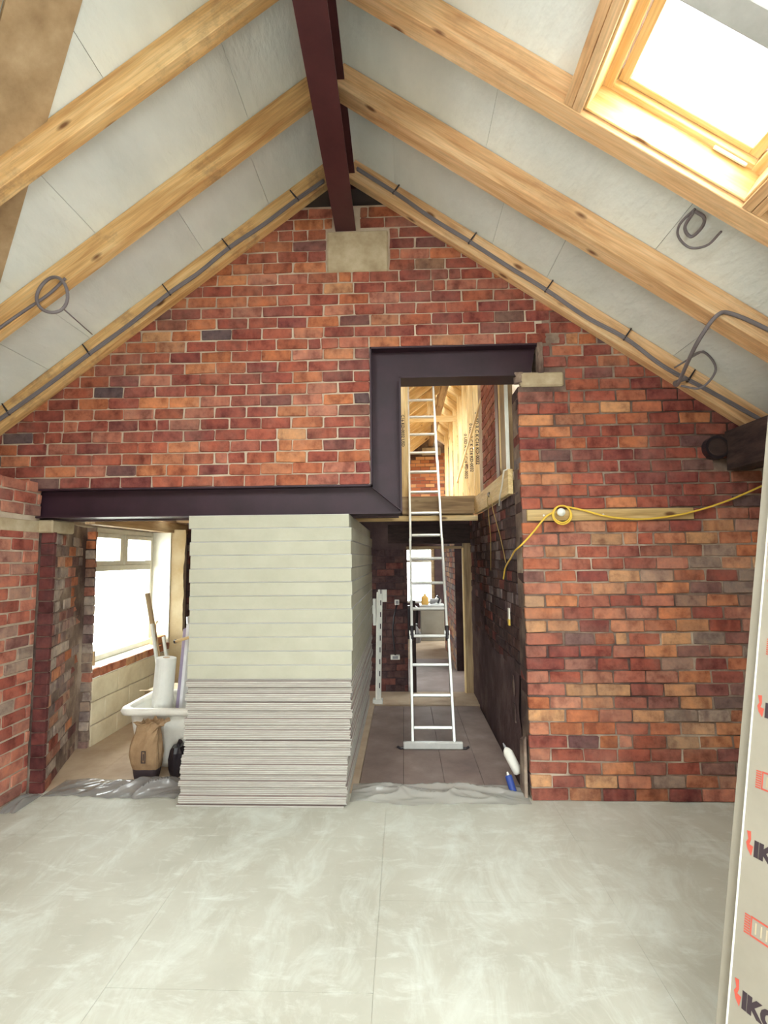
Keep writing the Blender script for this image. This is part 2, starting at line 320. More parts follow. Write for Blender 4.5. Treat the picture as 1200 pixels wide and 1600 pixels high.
def struct(o, label=None):
    o['kind'] = 'structure'
    if label: o['label'] = label
    return o
def frame_matrix(p0, xdir, up):
    x = Vector(xdir).normalized(); z = Vector(up); z = (z - x*z.dot(x)).normalized(); y = z.cross(x)
    return Matrix(((x.x, y.x, z.x, p0[0]), (x.y, y.y, z.y, p0[1]), (x.z, y.z, z.z, p0[2]), (0, 0, 0, 1)))
def timber(name, p0, p1, wid, dep, mat, parent=None, up=(0, 0, 1), bevel=0.003, zoff=0.0):
    """sawn timber: local X runs p0 -> p1, wid across, dep along up; zoff 0 centres it, 0.5 puts p0-p1 on its underside"""
    p0 = Vector(p0); p1 = Vector(p1); ln = (p1-p0).length
    b = MB().box((0, -wid/2, -dep/2+zoff*dep), (ln, wid/2, dep/2+zoff*dep))
    return b.build(name, mat, parent, bevel, matrix=frame_matrix(p0, p1-p0, up))
ORD = ['first','second','third','fourth','fifth','sixth','seventh','eighth','ninth','tenth','eleventh','twelfth']
def ordn(n):
    return f"{n}{'th' if 10 <= n % 100 <= 20 else {1:'st',2:'nd',3:'rd'}.get(n % 10,'th')}"

# ---- bricks: worn faces as eight-sided slabs, shared between alike bricks
_bm = {}
def brick_mesh(l, h, matkey):
    l = round(l/0.006)*0.006; k = (l, round(h, 4), random.randrange(7), matkey)
    if k in _bm: return _bm[k]
    rnd = random.Random(hash((k[0], k[1], k[2])) & 0xffff)
    c = 0.0035; d = 0.005; J = lambda a: rnd.uniform(-a, a)
    hl, hh = l/2, h/2
    c1 = [c+abs(J(0.007)) for _ in range(4)]
    o = [(-hl, -hh+c1[0]*.6), (-hl+c1[0], -hh), (hl-c1[1], -hh), (hl, -hh+c1[1]*.6), (hl, hh-c1[2]*.6), (hl-c1[2], hh), (-hl+c1[3], hh), (-hl, hh-c1[3]*.6)]
    o = [(x+J(0.0042), z+J(0.0034)) for x, z in o]
    inn = [(x*(1-2*d/l), z*(1-1.3*d/h)) for x, z in o]
    b = MB(); n = 8
    b.v += [(x, -0.0005+J(0.0015), z) for x, z in inn] + [(x, 0.0045, z) for x, z in o] + [(x, 0.03, z) for x, z in o]
    b.f.append(tuple(range(8)))
    for r in range(2):
        for i in range(8):
            j = (i+1) % 8; b.f.append((r*n+j, r*n+i, (r+1)*n+i, (r+1)*n+j))
    me = b.mesh('brick'); me.materials.append(M[matkey]); _bm[k] = me
    return me
def lay_bricks(parent, O, U, spans, z0, z1, h, mod, joint, colour, matkey='brick', proud=0.0, phase=0.0, headers=(), skip=None, jit=0.003):
    """O: wall face origin, U: horizontal direction; brick faces look along U x Z. spans(zb,zt)->[(u0,u1)]"""
    U = Vector(U).normalized(); Nn = Vector((U.y, -U.x, 0)); n = 0
    i = 0; z = z0
    while z + h*0.5 < z1:
        zb, zt = z, z+h
        for (a, b2) in spans(zb, zt):
            step = mod/2 if i in headers else mod
            start = math.floor((a)/step)*step + ((i % 2)*step/2) + phase - step
            cuts = [a]; u = start
            while u < b2:
                if u > a + 0.05 and u < b2 - 0.05: cuts.append(u + random.uniform(-0.006, 0.006))
                u += step
            cuts.append(b2)
            for q in range(len(cuts)-1):
                c0, c1 = cuts[q], cuts[q+1]
                if step == mod and (c1-c0) > mod*0.9 and random.random() < 0.05:   # now and then a pair of closers
                    mid = (c0+c1)/2 + random.uniform(-0.03, 0.03); pcs = [(c0, mid), (mid, c1)]
                else: pcs = [(c0, c1)]
                for (s0, s1) in pcs:
                    ln = s1 - s0 - joint
                    if ln < 0.03: continue
                    um, zm = (s0+s1)/2, z + h/2
                    if skip and skip(um, zm): continue
                    o = bpy.data.objects.new('brick', brick_mesh(ln, h-joint*0.85, matkey)); COL.objects.link(o)
                    pr = proud + random.uniform(-jit, jit)
                    p = Vector(O) + U*um + Nn*pr + Vector((0, 0, zm + random.uniform(-0.0022, 0.0022)))
                    # local x -> U, local -y -> outward normal
                    o.matrix_basis = Matrix(((U.x, -Nn.x, 0, p.x), (U.y, -Nn.y, 0, p.y), (0, 0, 1, p.z), (0, 0, 0, 1))) @ Matrix.Rotation(random.uniform(-0.012, 0.012), 4, 'Y')
                    o.parent = parent; o.matrix_parent_inverse = WM[parent.name].inverted()
                    o.color = (*colour(um, zm), 1); n += 1
        z += h; i += 1
    return n
RED = [(0.290,0.082,0.056),(0.265,0.074,0.052),(0.315,0.094,0.060),(0.245,0.068,0.050)]
MAR = [(0.215,0.062,0.052),(0.190,0.055,0.049),(0.235,0.068,0.053)]
ORA = [(0.410,0.145,0.066),(0.460,0.182,0.086),(0.370,0.124,0.062)]
TAN = [(0.500,0.275,0.140),(0.460,0.245,0.125)]
DRK = [(0.120,0.068,0.068),(0.145,0.078,0.072),(0.100,0.072,0.077)]
PNK = [(0.36,0.140,0.095),(0.33,0.125,0.087),(0.39,0.168,0.116)]
GRY = [(0.25,0.185,0.150),(0.29,0.215,0.170)]
def pick(ws):
    """weighted draw, softened by blending two draws so that neighbouring tones run into each other"""
    def draw():
        t = random.random()*sum(w_ for w_, _ in ws)
        for w_, p in ws:
            t -= w_
            if t <= 0: return random.choice(p)
        return ws[0][1][0]
    a_, b_ = draw(), draw(); f_ = random.uniform(0, 0.5); k = random.uniform(0.9, 1.1)
    return tuple((x*(1-f_)+y*f_)*k for x, y in zip(a_, b_))
def col_back(u, z):
    n = noise.noise(Vector((u*0.9+3, z*2.2, 1.7)))
    o = max(0.0, n*1.6 + 0.12)
    return pick([(3.0, RED), (1.8, MAR), (0.9+4.0*o, ORA), (0.10+0.5*o, TAN), (0.42, DRK), (1.0, PNK)])
def col_pier(u, z):
    if z > 2.1:
        d = min(1.0, max(0.0, (u-1.2)/0.9))
        return pick([(1.8, RED), (2.0+2.5*d, MAR), (1.3*(1-d)+0.35, ORA), (0.22, TAN), (0.4, DRK)])  # dark maroon bricks; rightward weighting also paints in the shadow under the rafter
    r = min(1.0, max(0.0, (u-1.7)/0.5))
    return pick([(1.6, PNK), (1.5*(1-0.5*r), RED), (1.3, ORA), (0.5+0.6*r, TAN), (0.16+0.3*r, DRK), (0.25+1.5*r, GRY), (0.9, MAR)])
def col_left(u, z): return tuple(v*1.2 for v in pick([(3, RED), (3, PNK), (0.6, MAR), (0.5, DRK), (0.5, GRY)]))
STR = [(0.115,0.036,0.034),(0.10,0.032,0.031),(0.135,0.040,0.036)]
def col_strip(u, z): return pick([(3, STR)])
DUST_HAZE = [(0.40,0.33,0.28),(0.34,0.27,0.23),(0.28,0.22,0.20)]  # dusty grey bricks, lightened to carry the window's flare haze
def col_splay(u, z): return pick([(3.0, DUST_HAZE), (1.6, GRY), (1.0, DRK), (1.0, PNK), (0.9, ORA), (0.6, MAR)])
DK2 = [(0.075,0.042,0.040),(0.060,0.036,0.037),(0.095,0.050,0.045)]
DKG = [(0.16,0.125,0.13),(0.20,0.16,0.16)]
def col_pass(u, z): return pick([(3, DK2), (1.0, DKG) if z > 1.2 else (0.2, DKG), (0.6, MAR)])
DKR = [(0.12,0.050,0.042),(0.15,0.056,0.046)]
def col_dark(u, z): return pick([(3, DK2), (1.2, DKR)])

# ------------------------------------------------------------------ setting: ground and floors
gm = MB().box((-25, -25, -0.45), (25, 35, -0.30))
struct(gm.build('ground', 'ground'))
fl = struct(MB().box((-3.2, -5.25, -0.28), (2.95, 0.10, -0.004)).build('floor', 'screed'))
xs = [-2.80, -2.34, -1.22, -0.14, 1.02, 2.18, 2.90]; ys = [-5.2, -4.0, -2.8, -1.62, -0.50, 0.10]
for i in range(len(xs)-1):
    off = 0.55 if i % 2 else 0.0
    yy = [ys[0]] + [y+off for y in ys[1:-1] if y+off < 0.0] + [0.10]
    for j in range(len(yy)-1):
        g = 0.0006
        MB().box((xs[i]+g, yy[j]+g, -0.0035), (xs[i+1]-g, yy[j+1]-g, random.uniform(-0.0006, 0.0004))).build('floor_sheet', 'screed', fl)
pf = struct(MB().box((-3.3, 0.10, -0.28), (3.1, 9.3, -0.075)).build('floor_passage', 'shadow_gap'))
px = [-0.36, -0.02, 0.30, 0.60, 0.87]
for i in range(4):
    MB().box((px[i]+0.0015, 0.165, -0.074), (px[i+1]-0.0015, 2.42, -0.028+random.uniform(-0.001, 0.001))).build('plank', 'chipboard', pf)
MB().box((-0.36, 2.46, -0.074), (0.90, 3.05, -0.022)).build('threshold_slab', 'dust_floor', pf)
MB().box((-3.2, 3.05, -0.074), (3.0, 5.25, -0.026)).build('far_slab', 'chipboard', pf)
MB().box((-3.2, 5.25, -0.074), (3.0, 9.2, -0.05)).build('far_slab', 'dust_floor', pf)
# dusty boards of the left bay
for i, (a, b) in enumerate([(-3.1, -2.5), (-2.498, -1.9), (-1.898, -1.3), (-1.298, -0.362)]):
    MB().box((a, 0.13, -0.074), (b, 3.05, -0.012)).build('plank', 'dust_floor', pf)

# ------------------------------------------------------------------ gable wall, upper part
def lx(z, m): return (z - m - BL)/SL        # x where left roof line + m reaches z
def rx(z, m): return (BR + m - z)/SR
PADS = (-0.572, -0.081, 3.934, 4.277)
H1 = 0.0885; Z1 = 2.262
wb = MB().prism([(-3.25, 2.256), (-0.234, 2.256), (-0.234, 3.326), (1.08, 3.326), (1.08, zr(1.08)+0.14), (rx(4.49, 0.14), 4.49), (lx(4.49, 0.14), 4.49), (-3.25, zl(-3.25)+0.14)], 1, 0.008, 0.22).build('wall_back', 'mortar')
struct(wb, 'red brick gable above the dark steel beam')
MB().prism([(lx(4.40, 0.16), 4.40), (rx(4.40, 0.16), 4.40), (-0.445, 4.88)], 1, 0.12, 0.22).build('apex_shade', 'shadow_gap', wb)  # dark infill painting in the shade of the gap above the bricks
def sp_back(zb, zt):
    a = max(-3.2, lx(zt, 0.10)); b = min(1.08 + (0.06 if int(zb/H1) % 2 else -0.05), rx(zt, 0.10))
    if zb < 3.31: b = -0.236
    if zt > 4.53 or b-a < 0.1: return []
    out = [(a, b)]
    cut = []
    if zt > PADS[2]+0.02 and zb < PADS[3]-0.02: cut.append((PADS[0], PADS[1]))
    if zb >= PADS[3]-0.03: cut.append((-0.52, -0.31))
    for c in cut:
        nn = []
        for (s, e) in out:
            if c[0] > s: nn.append((s, min(e, c[0])))
            if c[1] < e: nn.append((max(s, c[1]), e))
        out = nn
    return out
n_back = lay_bricks(wb, (0, 0, 0), (1, 0, 0), sp_back, Z1, 4.6, H1, 0.239, 0.0105, col_back)
# ---- right pier
wr = MB().prism([(0.885, -0.02), (2.95, -0.02), (2.95, zr(2.95)+0.13), (1.08, zr(1.08)+0.13), (1.08, 3.30), (1.05, 3.30), (1.05, 3.10), (0.885, 2.985)], 1, 0.008, 0.24).build('wall_right_pier', 'mortar_mid')
struct(wr, 'worn orange and red brick pier to the right of the passage')
H2 = 0.0895
def sp_pier(zb, zt):
    b = min(2.92, rx(zt, 0.10)); a = 0.876
    zm = (zb+zt)/2
    if zt > 3.0: a = 1.235
    if zm > 3.12: a = 1.07
    if zm > 3.31: a = 1.08 + (-0.05 if int((zb-Z1)/H1+0.5) % 2 else 0.06)
    if 1.96 < zm < 2.06: return [(2.125, b)]
    return [(a, b)] if b-a > 0.08 else []
def skip_pier(u, z): return u > 2.40 and 2.32 < z < 2.60
n_pier = lay_bricks(wr, (0, 0, 0), (1, 0, 0), sp_pier, 0.0, 4.0, H2, 0.229, 0.0115, col_pier, jit=0.006, skip=skip_pier)
MB().box((0.90, -0.012, 2.988), (1.225, 0.05, 3.098)).build('padstone', 'stone', wr, bevel=0.012)
MB().box((PADS[0]+0.006, -0.006, PADS[2]+0.006), (PADS[1]-0.006, 0.05, PADS[3]-0.004)).build('padstone', 'stone', wb, bevel=0.01)
# mortar packing round the lintel end
for (x0, x1, z0, z1) in [(1.035, 1.075, 3.09, 3.33), (0.86, 0.92, 3.02, 3.10), (1.10, 1.20, 3.32, 3.40)]:
    b = MB().grid(lambda u, v: (x0+(x1-x0)*u + 0.012*noise.noise(Vector((u*3, v*4, x0))), -0.010-0.012*noise.noise(Vector((u*4, v*4, z0))), z0+(z1-z0)*v), 5, 8)
    k = len(b.v); b.grid(lambda u, v: (x0+(x1-x0)*u, 0.04, z0+(z1-z0)*v), 1, 1); b.build('mortar_packing', 'mortar_mid', wr, smooth=True)
# timber batten let into the pier
bt = MB().box((0, -0.024, 0.0), (1.20, 0.02, 0.082)).build('trim_1', 'batten_wood', bevel=0.003, matrix=Matrix.Translation((0.915, 0.012, 1.973)))
struct(bt, 'yellowed timber batten let into the brick pier'); 
for x in (0.12, 0.55): MB().tube([(0.915+x, -0.015, 2.012), (0.915+x, -0.004, 2.012)], 0.008, 8).build('screw_head', 'alu', bt)

# ------------------------------------------------------------------ left wall, strip, splay and window wall
wl = MB().box((-3.25, -5.2, -0.02), (-2.808, 0.052, 2.30)).build('wall_left', 'mortar'); struct(wl, 'red brick left wall beside the steel beam end')
def sp_left(zb, zt):
    zm = (zb+zt)/2
    if 1.93 < zm < 2.03: return []
    return [(-1.30, 0.055)]
lay_bricks(wl, (-2.80, 0, 0), (0, 1, 0), sp_left, 0.02, 2.30, 0.0885, 0.232, 0.014, col_left)
MB().box((-2.99, -0.75, 1.928), (-2.796, 0.056, 2.022)).build('padstone', 'stone', wl, bevel=0.008)
ws = MB().prism([(-2.80, 0.068), (-2.70, 0.068), (-3.03, 0.955), (-3.03, 1.005), (-2.94, 1.012), (-2.94, 1.02), (-3.25, 1.02), (-3.25, 0.068)], 2, -0.06, 2.03).build('wall_splay', 'mortar_mid')
struct(ws, 'mixed grey splayed brick return beside the left window')
lay_bricks(ws, (0, 0.06, 0), (1, 0, 0), lambda a, b: [(-2.80, -2.69)], -0.01, 1.93, 0.0885, 0.24, 0.005, col_strip, matkey='brick_old', jit=0.001)
dsp = Vector((-0.345, 0.895, 0)); lsp = dsp.length
lay_bricks(ws, (-2.69, 0.062, 0), dsp, lambda a, b: [(0.035, lsp)], -0.02, 1.95, 0.0885, 0.232, 0.010, col_splay, matkey='brick_old', jit=0.006)
lay_bricks(ws, (0, 1.0, 0), (1, 0, 0), lambda a, b: [(-3.035, -2.935)], -0.04, 2.0, 0.0885, 0.115, 0.008, col_splay, matkey='brick_old', jit=0.008)
MB().box((-2.86, 0.03, 1.930), (-2.69, 0.30, 2.030)).build('padstone', 'stone', ws, bevel=0.01)
# outer wall with the window
ww = struct(MB().box((-3.25, 1.02, -0.3), (-2.945, 2.62, 0.60)).build('wall_window', 'mortar'), 'cream blockwork below the left window')
MB().box((-3.25, 2.62, -0.3), (-2.94, 3.08, 2.24)).build('jamb_masonry', 'mortar', ww)
MB().box((-3.25, 1.02, 2.10), (-2.94, 2.62, 2.24)).build('head_masonry', 'mortar', ww)
for r_ in range(3):
    y = 1.03 - (0.22 if r_ % 2 else 0)
    while y < 2.62:
        a = max(1.03, y); b = min(2.62, y+0.44)
        if b-a > 0.05:
            MB().box((-2.95, a+0.005, -0.04+r_*0.215+0.005), (-2.93, b-0.005, -0.04+(r_+1)*0.215-0.005)).build('block', 'block', ww, bevel=0.004)
        y += 0.44
lay_bricks(ww, (-2.93, 0, 0), (0, 1, 0), lambda a, b: [(1.03, 2.62)], 0.605, 0.73, 0.0885, 0.23, 0.01, lambda u, z: pick([(2, ORA), (2, PNK), (1, TAN)]), jit=0.003)
MB().box((-3.25, 1.02, 0.60), (-2.94, 2.62, 0.69)).build('sill_bed', 'white_plaster', ww)
MB().box((-3.19, 2.60, 0.69), (-2.945, 2.622, 2.06)).build('far_reveal', 'white_plaster', ww)
# ragged cream plaster strip beyond the window
A_ = Vector((-2.95, 2.615, 0)); D_ = Vector((0.155, 0.12, 0)).normalized(); Q_ = Vector((-D_.y, D_.x, 0))
zs_ = [-0.06 + i*0.06 for i in range(37)]
edge_ = [0.17 + 0.030*noise.noise(Vector((z*2.3, 0, 4))) + 0.016*noise.noise(Vector((z*9, 2, 4))) for z in zs_]
rg = MB(); k = len(zs_)
for dep_ in (0.0, 0.03):
    rg.v += [tuple(A_ + Q_*dep_ + Vector((0, 0, z))) for z in zs_] + [tuple(A_ + D_*e_ + Q_*dep_ + Vector((0, 0, z))) for z, e_ in zip(zs_, edge_)]
for i in range(k-1):
    rg.f += [(i, k+i, k+i+1, i+1), (2*k+i+1, 3*k+i+1, 3*k+i, 2*k+i), (k+i, 3*k+i, 3*k+i+1, k+i+1), (2*k+i, i, i+1, 2*k+i+1)]
rg.f += [(0, 2*k, 3*k, k), (k-1, 2*k-1, 4*k-1, 3*k-1)]
rg.build('plaster_strip', 'cream', ww)
timber('timber_lintel', (-2.97, 0.95, 2.12), (-2.97, 3.05, 2.12), 0.10, 0.125, 'pine_dull', ww)
# window
w1 = struct(thing('window_1', (-3.2, 1.82, 0.65), 'white window with two top lights in the left bay', 'window'))
del w1['category']
def frame_bar(parent, name, a, b, mat='upvc', bev=0.006): return MB().box(a, b).build(name, mat, parent, bevel=bev)
fx0, fx1 = -3.24, -3.17
frame_bar(w1, 'frame_side', (fx0, 1.03, 0.69), (fx1, 1.09, 2.06)); frame_bar(w1, 'frame_side', (fx0, 2.55, 0.69), (fx1, 2.61, 2.06))
frame_bar(w1, 'frame_head', (fx0, 1.09, 2.0), (fx1, 2.55, 2.06)); frame_bar(w1, 'frame_sill', (fx0, 1.09, 0.69), (fx1+0.03, 2.55, 0.75))
frame_bar(w1, 'transom', (fx0, 1.09, 1.60), (fx1, 2.55, 1.665)); frame_bar(w1, 'mullion', (fx0, 1.86, 1.665), (fx1, 1.925, 2.0))
for (a, b) in ((1.09, 1.86), (1.925, 2.55)):
    sh = MB(); x0, x1 = fx0+0.015, fx1+0.02; z0, z1 = 1.665, 2.0; t = 0.045
    sh.box((x0, a, z0), (x1, a+t, z1)).box((x0, b-t, z0), (x1, b, z1)).box((x0, a+t, z0), (x1, b-t, z0+t)).box((x0, a+t, z1-t), (x1, b-t, z1))
    sh.build('sash', 'upvc', w1)
    MB().box((fx0+0.03, a+t, z0+t), (fx0+0.036, b-t, z1-t)).build('pane', 'glass', w1)
MB().box((fx0+0.03, 1.09, 0.75), (fx0+0.036, 2.55, 1.60)).build('pane', 'glass', w1)

# ------------------------------------------------------------------ passage walls
wp = MB().box((0.898, 0.20, -0.08), (1.25, 3.10, 2.20)).build('wall_passage', 'mortar_dark'); struct(wp, 'dark brick side wall of the passage')
lay_bricks(wp, (0.89, 0, 0), (0, -1, 0), lambda a, b: [(-3.05, -0.02)], 0.80, 2.20, 0.0885, 0.232, 0.009, col_pass, matkey='brick_old', jit=0.008)
# broken plaster over the lower courses
def plaster_patch(y0, y1, z0, z1, sd, mat='render', x=0.884):
    b = MB(); nu, nv = 16, 16
    def f(u, v):
        e = 0.10*noise.noise(Vector((u*4+sd, v*4, sd))) 
        y = y0+(y1-y0)*u; z = z0+(z1-z0)*v
        if v > 0.99: z += e*1.4
        if u < 0.01: y += e
        if u > 0.99: y += e*0.6
        return (x-0.010*noise.noise(Vector((y*5, z*5, sd))) , y, z)
    b.grid(f, nu, nv); n = len(b.v); b.grid(lambda u, v: (0.905, y0+(y1-y0)*u, z0+(z1-z0)*v), 1, 1)
    return b.build('plaster_patch', mat, wp, smooth=True)
plaster_patch(0.30, 3.04, -0.06, 0.86, 3.1)
plaster_patch(1.95, 3.02, 0.80, 1.30, 8.4)
# end of the wall at the pier: brick jamb facing the opening
lay_bricks(wp, (0.888, 0, 0), (0, -1, 0), lambda a, b: [(-0.23, -0.01)], 2.20, 2.97, 0.0895, 0.235, 0.012, lambda u, z: pick([(2, DKG), (2, DK2), (1, MAR)]), matkey='brick_old', jit=0.006)
lay_bricks(wp, (0.888, 0, 0), (0, -1, 0), lambda a, b: [(-0.23, -0.01)], 0.0, 0.80, 0.0895, 0.235, 0.012, col_dark, matkey='brick_old', jit=0.012)
# upper side wall above the ledger
wu = MB().box((0.93, 0.95, 2.42), (1.25, 2.30, 4.6)).build('wall_upper_side', 'mortar'); struct(wu, 'brick side wall above the stairwell ledger')
lay_bricks(wu, (0.922, 0, 0), (0, -1, 0), lambda a, b: [(-2.02, -0.96)], 2.45, 4.3, 0.0885, 0.232, 0.012, lambda u, z: pick([(2, PNK), (2, RED), (1, MAR)]), jit=0.004)
# wall with the doorway
wd = MB().prism([(-3.0, -0.08), (0.05, -0.08), (0.05, 1.90), (0.90, 1.90), (0.90, 2.20), (-3.0, 2.20)], 1, 3.078, 3.30).build('wall_doorway', 'mortar_dark'); struct(wd, 'dark brick wall with the far doorway')
MB().box((0.90, 3.09, -0.08), (3.0, 3.30, 2.2)).build('wall_return', 'mortar_dark', wd)
def sp_door(zb, zt):
    return [(-1.75, 0.05)]
lay_bricks(wd, (0, 3.07, 0), (1, 0, 0), sp_door, -0.03, 1.85, 0.0885, 0.235, 0.010, col_dark, matkey='brick_old', jit=0.006)
lay_bricks(wd, (0, 3.07, 0), (1, 0, 0), lambda a, b: [(-2.93, -1.75)], -0.03, 2.15, 0.0885, 0.235, 0.010, lambda u, z: pick([(2, DK2), (2, DKR), (0.5, GRY)]), matkey='brick_old', jit=0.006)
timber('lintel', (-0.20, 3.12, 2.03), (1.0, 3.12, 2.03), 0.13, 0.25, 'charred', wd)
d1 = struct(thing('door_1', (0.47, 3.06, 0), 'bare timber door lining', 'door')); del d1['category']
timber('jamb', (0.845, 3.04, -0.03), (0.845, 3.04, 1.90), 0.10, 0.115, 'pine_dull', d1, up=(1, 0, 0))
timber('jamb_edge', (0.786, 3.03, -0.03), (0.786, 3.03, 1.84), 0.10, 0.016, 'pine_new', d1, up=(1, 0, 0))
timber('head', (0.04, 3.06, 1.845), (0.78, 3.06, 1.845), 0.10, 0.035, 'pine_dull', d1)
timber('dark_jamb', (0.115, 3.06, -0.03), (0.115, 3.06, 1.15), 0.10, 0.075, 'charred', d1, up=(1, 0, 0))

# ------------------------------------------------------------------ far rooms: ground floor
wf = MB()
for (x0, x1, z0, z1) in [(-3.0, 0.06, -0.1, 2.2), (0.79, 3.0, -0.1, 2.2), (0.06, 0.79, -0.1, 0.58), (0.06, 0.79, 1.96, 2.2)]: wf.box((x0, 9.2, z0), (x1, 9.4, z1))
wf = wf.build('wall_far', 'mortar_dark'); struct(wf, 'far end wall of the building')
w2 = struct(thing('window_2', (0.425, 9.3, 0.6), 'far window seen through the doorway', 'window')); del w2['category']
for (a, b) in [((0.06, 9.28, 0.58), (0.10, 9.34, 1.96)), ((0.70, 9.24, 0.58), (0.79, 9.34, 1.96)), ((0.10, 9.28, 0.58), (0.70, 9.34, 0.63)), ((0.10, 9.28, 1.91), (0.70, 9.34, 1.96)), ((0.10, 9.28, 1.60), (0.70, 9.34, 1.66)), ((0.10, 9.29, 1.16), (0.70, 9.33, 1.185))]:
    frame_bar(w2, 'frame_bar', a, b, 'pine_dull' if a[0] > 0.6 else 'upvc')
MB().box((0.10, 9.30, 0.63), (0.70, 9.306, 1.91)).build('pane', 'glass', w2)
fs = MB().box((-3.25, 3.3, -0.3), (-3.0, 4.0, 2.3)).box((-3.25, 5.2, -0.3), (-3.0, 9.4, 2.3)).box((-3.25, 4.0, -0.3), (-3.0, 5.2, 0.8)).box((-3.25, 4.0, 2.0), (-3.0, 5.2, 2.3)).build('wall_far_left', 'mortar_dark'); struct(fs)
fr = MB().box((3.0, 0.24, -0.3), (3.2, 9.4, 4.0)).build('wall_far_right', 'mortar_dark'); struct(fr)
bp_ = MB().box((0.808, 4.30, -0.08), (1.05, 6.45, 2.2)).build('wall_far_pier', 'mortar_dark'); struct(bp_, 'sunlit brick pier beyond the doorway')
lay_bricks(bp_, (0.80, 0, 0), (0, -1, 0), lambda a, b: [(-6.45, -4.30)], -0.05, 2.15, 0.0885, 0.24, 0.010, lambda u, z: pick([(2, GRY), (1, TAN), (1.5, PNK), (1, DKG)]), matkey='brick_old', jit=0.005)
MB().box((1.05, 4.95, -0.08), (3.0, 5.1, 2.2)).build('return_wall', 'render', bp_)
# upper floor deck (seen only from below and on edge)
dk = MB().box((-3.0, 0.30, 2.36), (-0.03, 2.25, 2.42)).box((-3.0, 2.33, 2.36), (0.93, 9.2, 2.42)).build('ceiling', 'pine_dull'); struct(dk, 'underside of the upper floor deck')
for i in range(7):
    y = 0.42 + i*0.40
    if y < 2.2: timber('joist', (-2.95, y, 2.275), (-0.06, y, 2.275), 0.047, 0.17, 'pine_new', dk)
for i in range(15):
    y = 2.75 + i*0.43
    timber('joist', (-2.95, y, 2.275), (0.90, y, 2.275), 0.047, 0.17, 'pine_dull', dk)
MB().box((-2.78, 0.21, 2.042), (-0.05, 0.30, 2.11)).build('wall_plate', 'pine_new', dk, bevel=0.003)

# ------------------------------------------------------------------ steel frame
sf = thing('steel_frame', (-0.12, 0.1, 2.05), 'dark painted steel beam stepping up around the high opening', 'beam')
zB, zT, z3, z4 = 2.048, 2.258, 3.085, 3.322; xa, xb_ = -0.232, -0.008
MB().prism([(-2.99, zB), (xb_, zB), (xb_, z3), (1.0, z3), (1.04, z4), (xa, z4), (xa, zT), (-2.99, zT)], 1, 0.085, 0.097).build('web', 'steel', sf)
t = 0.013
def strip(name, pts, mat='steel'):
    b = MB()
    for i in range(len(pts)-1):
        (x0, z0), (x1, z1) = pts[i], pts[i+1]
        if abs(z0-z1) < 1e-6: b.box((min(x0, x1)-t/2, 0.0, z0-t/2), (max(x0, x1)+t/2, 0.205, z0+t/2))
        else: b.box((x0-t/2, 0.0, min(z0, z1)-t/2), (x0+t/2, 0.205, max(z0, z1)+t/2))
    return b.build(name, mat, sf)
for (p, q) in (((-2.99, zT), (xa, zT)), ((xa, zT), (xa, z4)), ((xa, z4), (1.04, z4))): strip('upper_flange', [p, q])
for (p, q) in (((-2.99, zB), (xb_, zB)), ((xb_, zB), (xb_, z3)), ((xb_, z3), (1.0, z3))): strip('lower_flange', [p, q])
MB().hexa([(xa, 0.01, zT-t), (xa+0.01, 0.01, zT-t), (xb_, 0.01, zB+t+0.01), (xb_, 0.01, zB+t)], [(xa, 0.085, zT-t), (xa+0.01, 0.085, zT-t), (xb_, 0.085, zB+t+0.01), (xb_, 0.085, zB+t)]).build('mitre_stiffener', 'steel', sf)
# masonry behind the web, so that no daylight leaks past it
wbk = MB().prism([(-3.25, 2.03), (-0.03, 2.03), (-0.03, 3.11), (1.02, 3.11), (1.02, 3.33), (-0.234, 3.33), (-0.234, 2.262), (-3.25, 2.262)], 1, 0.206, 0.28).build('backing', 'mortar_dark', wb)

# ------------------------------------------------------------------ roof: ridge beam, ceilings, rafters
rb = thing('ridge_beam', (-0.42, -2.5, 4.28), 'dark red steel ridge beam running to the gable', 'beam')
def ridge_pt(x, y, z): return (x - 0.42 - 0.012*y, y, z)       # a touch out of line with the walls
def rbox(name, x0, x1, z0, z1):
    ys_ = (-5.2, 0.10)
    MB().hexa([ridge_pt(x0, ys_[0], z0), ridge_pt(x1, ys_[0], z0), ridge_pt(x1, ys_[1], z0), ridge_pt(x0, ys_[1], z0)], [ridge_pt(x0, ys_[0], z1), ridge_pt(x1, ys_[0], z1), ridge_pt(x1, ys_[1], z1), ridge_pt(x0, ys_[1], z1)]).build(name, 'ridge_steel', rb)
rbox('lower_flange', -0.080, 0.080, 4.280, 4.296); rbox('web', -0.006, 0.006, 4.296, 4.70); rbox('upper_flange', -0.080, 0.080, 4.70, 4.716)

TH = 0.152                                   # rafter depth square to the slope
cl_ = MB()
def left_slab(b, x0, x1, y0, y1, w0, w1):
    P = lambda x, y, wn: Vector((x, y, zl(x))) + NL*wn
    b.hexa([P(x0, y0, w0), P(x1, y0, w0), P(x1, y1, w0), P(x0, y1, w0)], [P(x0, y0, w1), P(x1, y0, w1), P(x1, y1, w1), P(x0, y1, w1)])
    return b
def right_slab(b, x0, x1, y0, y1, w0, w1):
    P = roof_pt
    b.hexa([P(x0, y0, w0), P(x1, y0, w0), P(x1, y1, w0), P(x0, y1, w0)], [P(x0, y0, w1), P(x1, y0, w1), P(x1, y1, w1), P(x0, y1, w1)])
    return b
for (x0, x1, y0, y1) in [(-3.5, -2.1, -5.25, 0.24), (-2.1, -1.1, -5.25, -4.25), (-2.1, -1.1, -2.55, 0.24), (-1.1, -0.34, -5.25, 0.24)]: left_slab(cl_, x0, x1, y0, y1, 0.185, 0.26)
CL = struct(cl_.build('ceiling_left', 'foil'), 'left roof slope')
cr_ = MB()
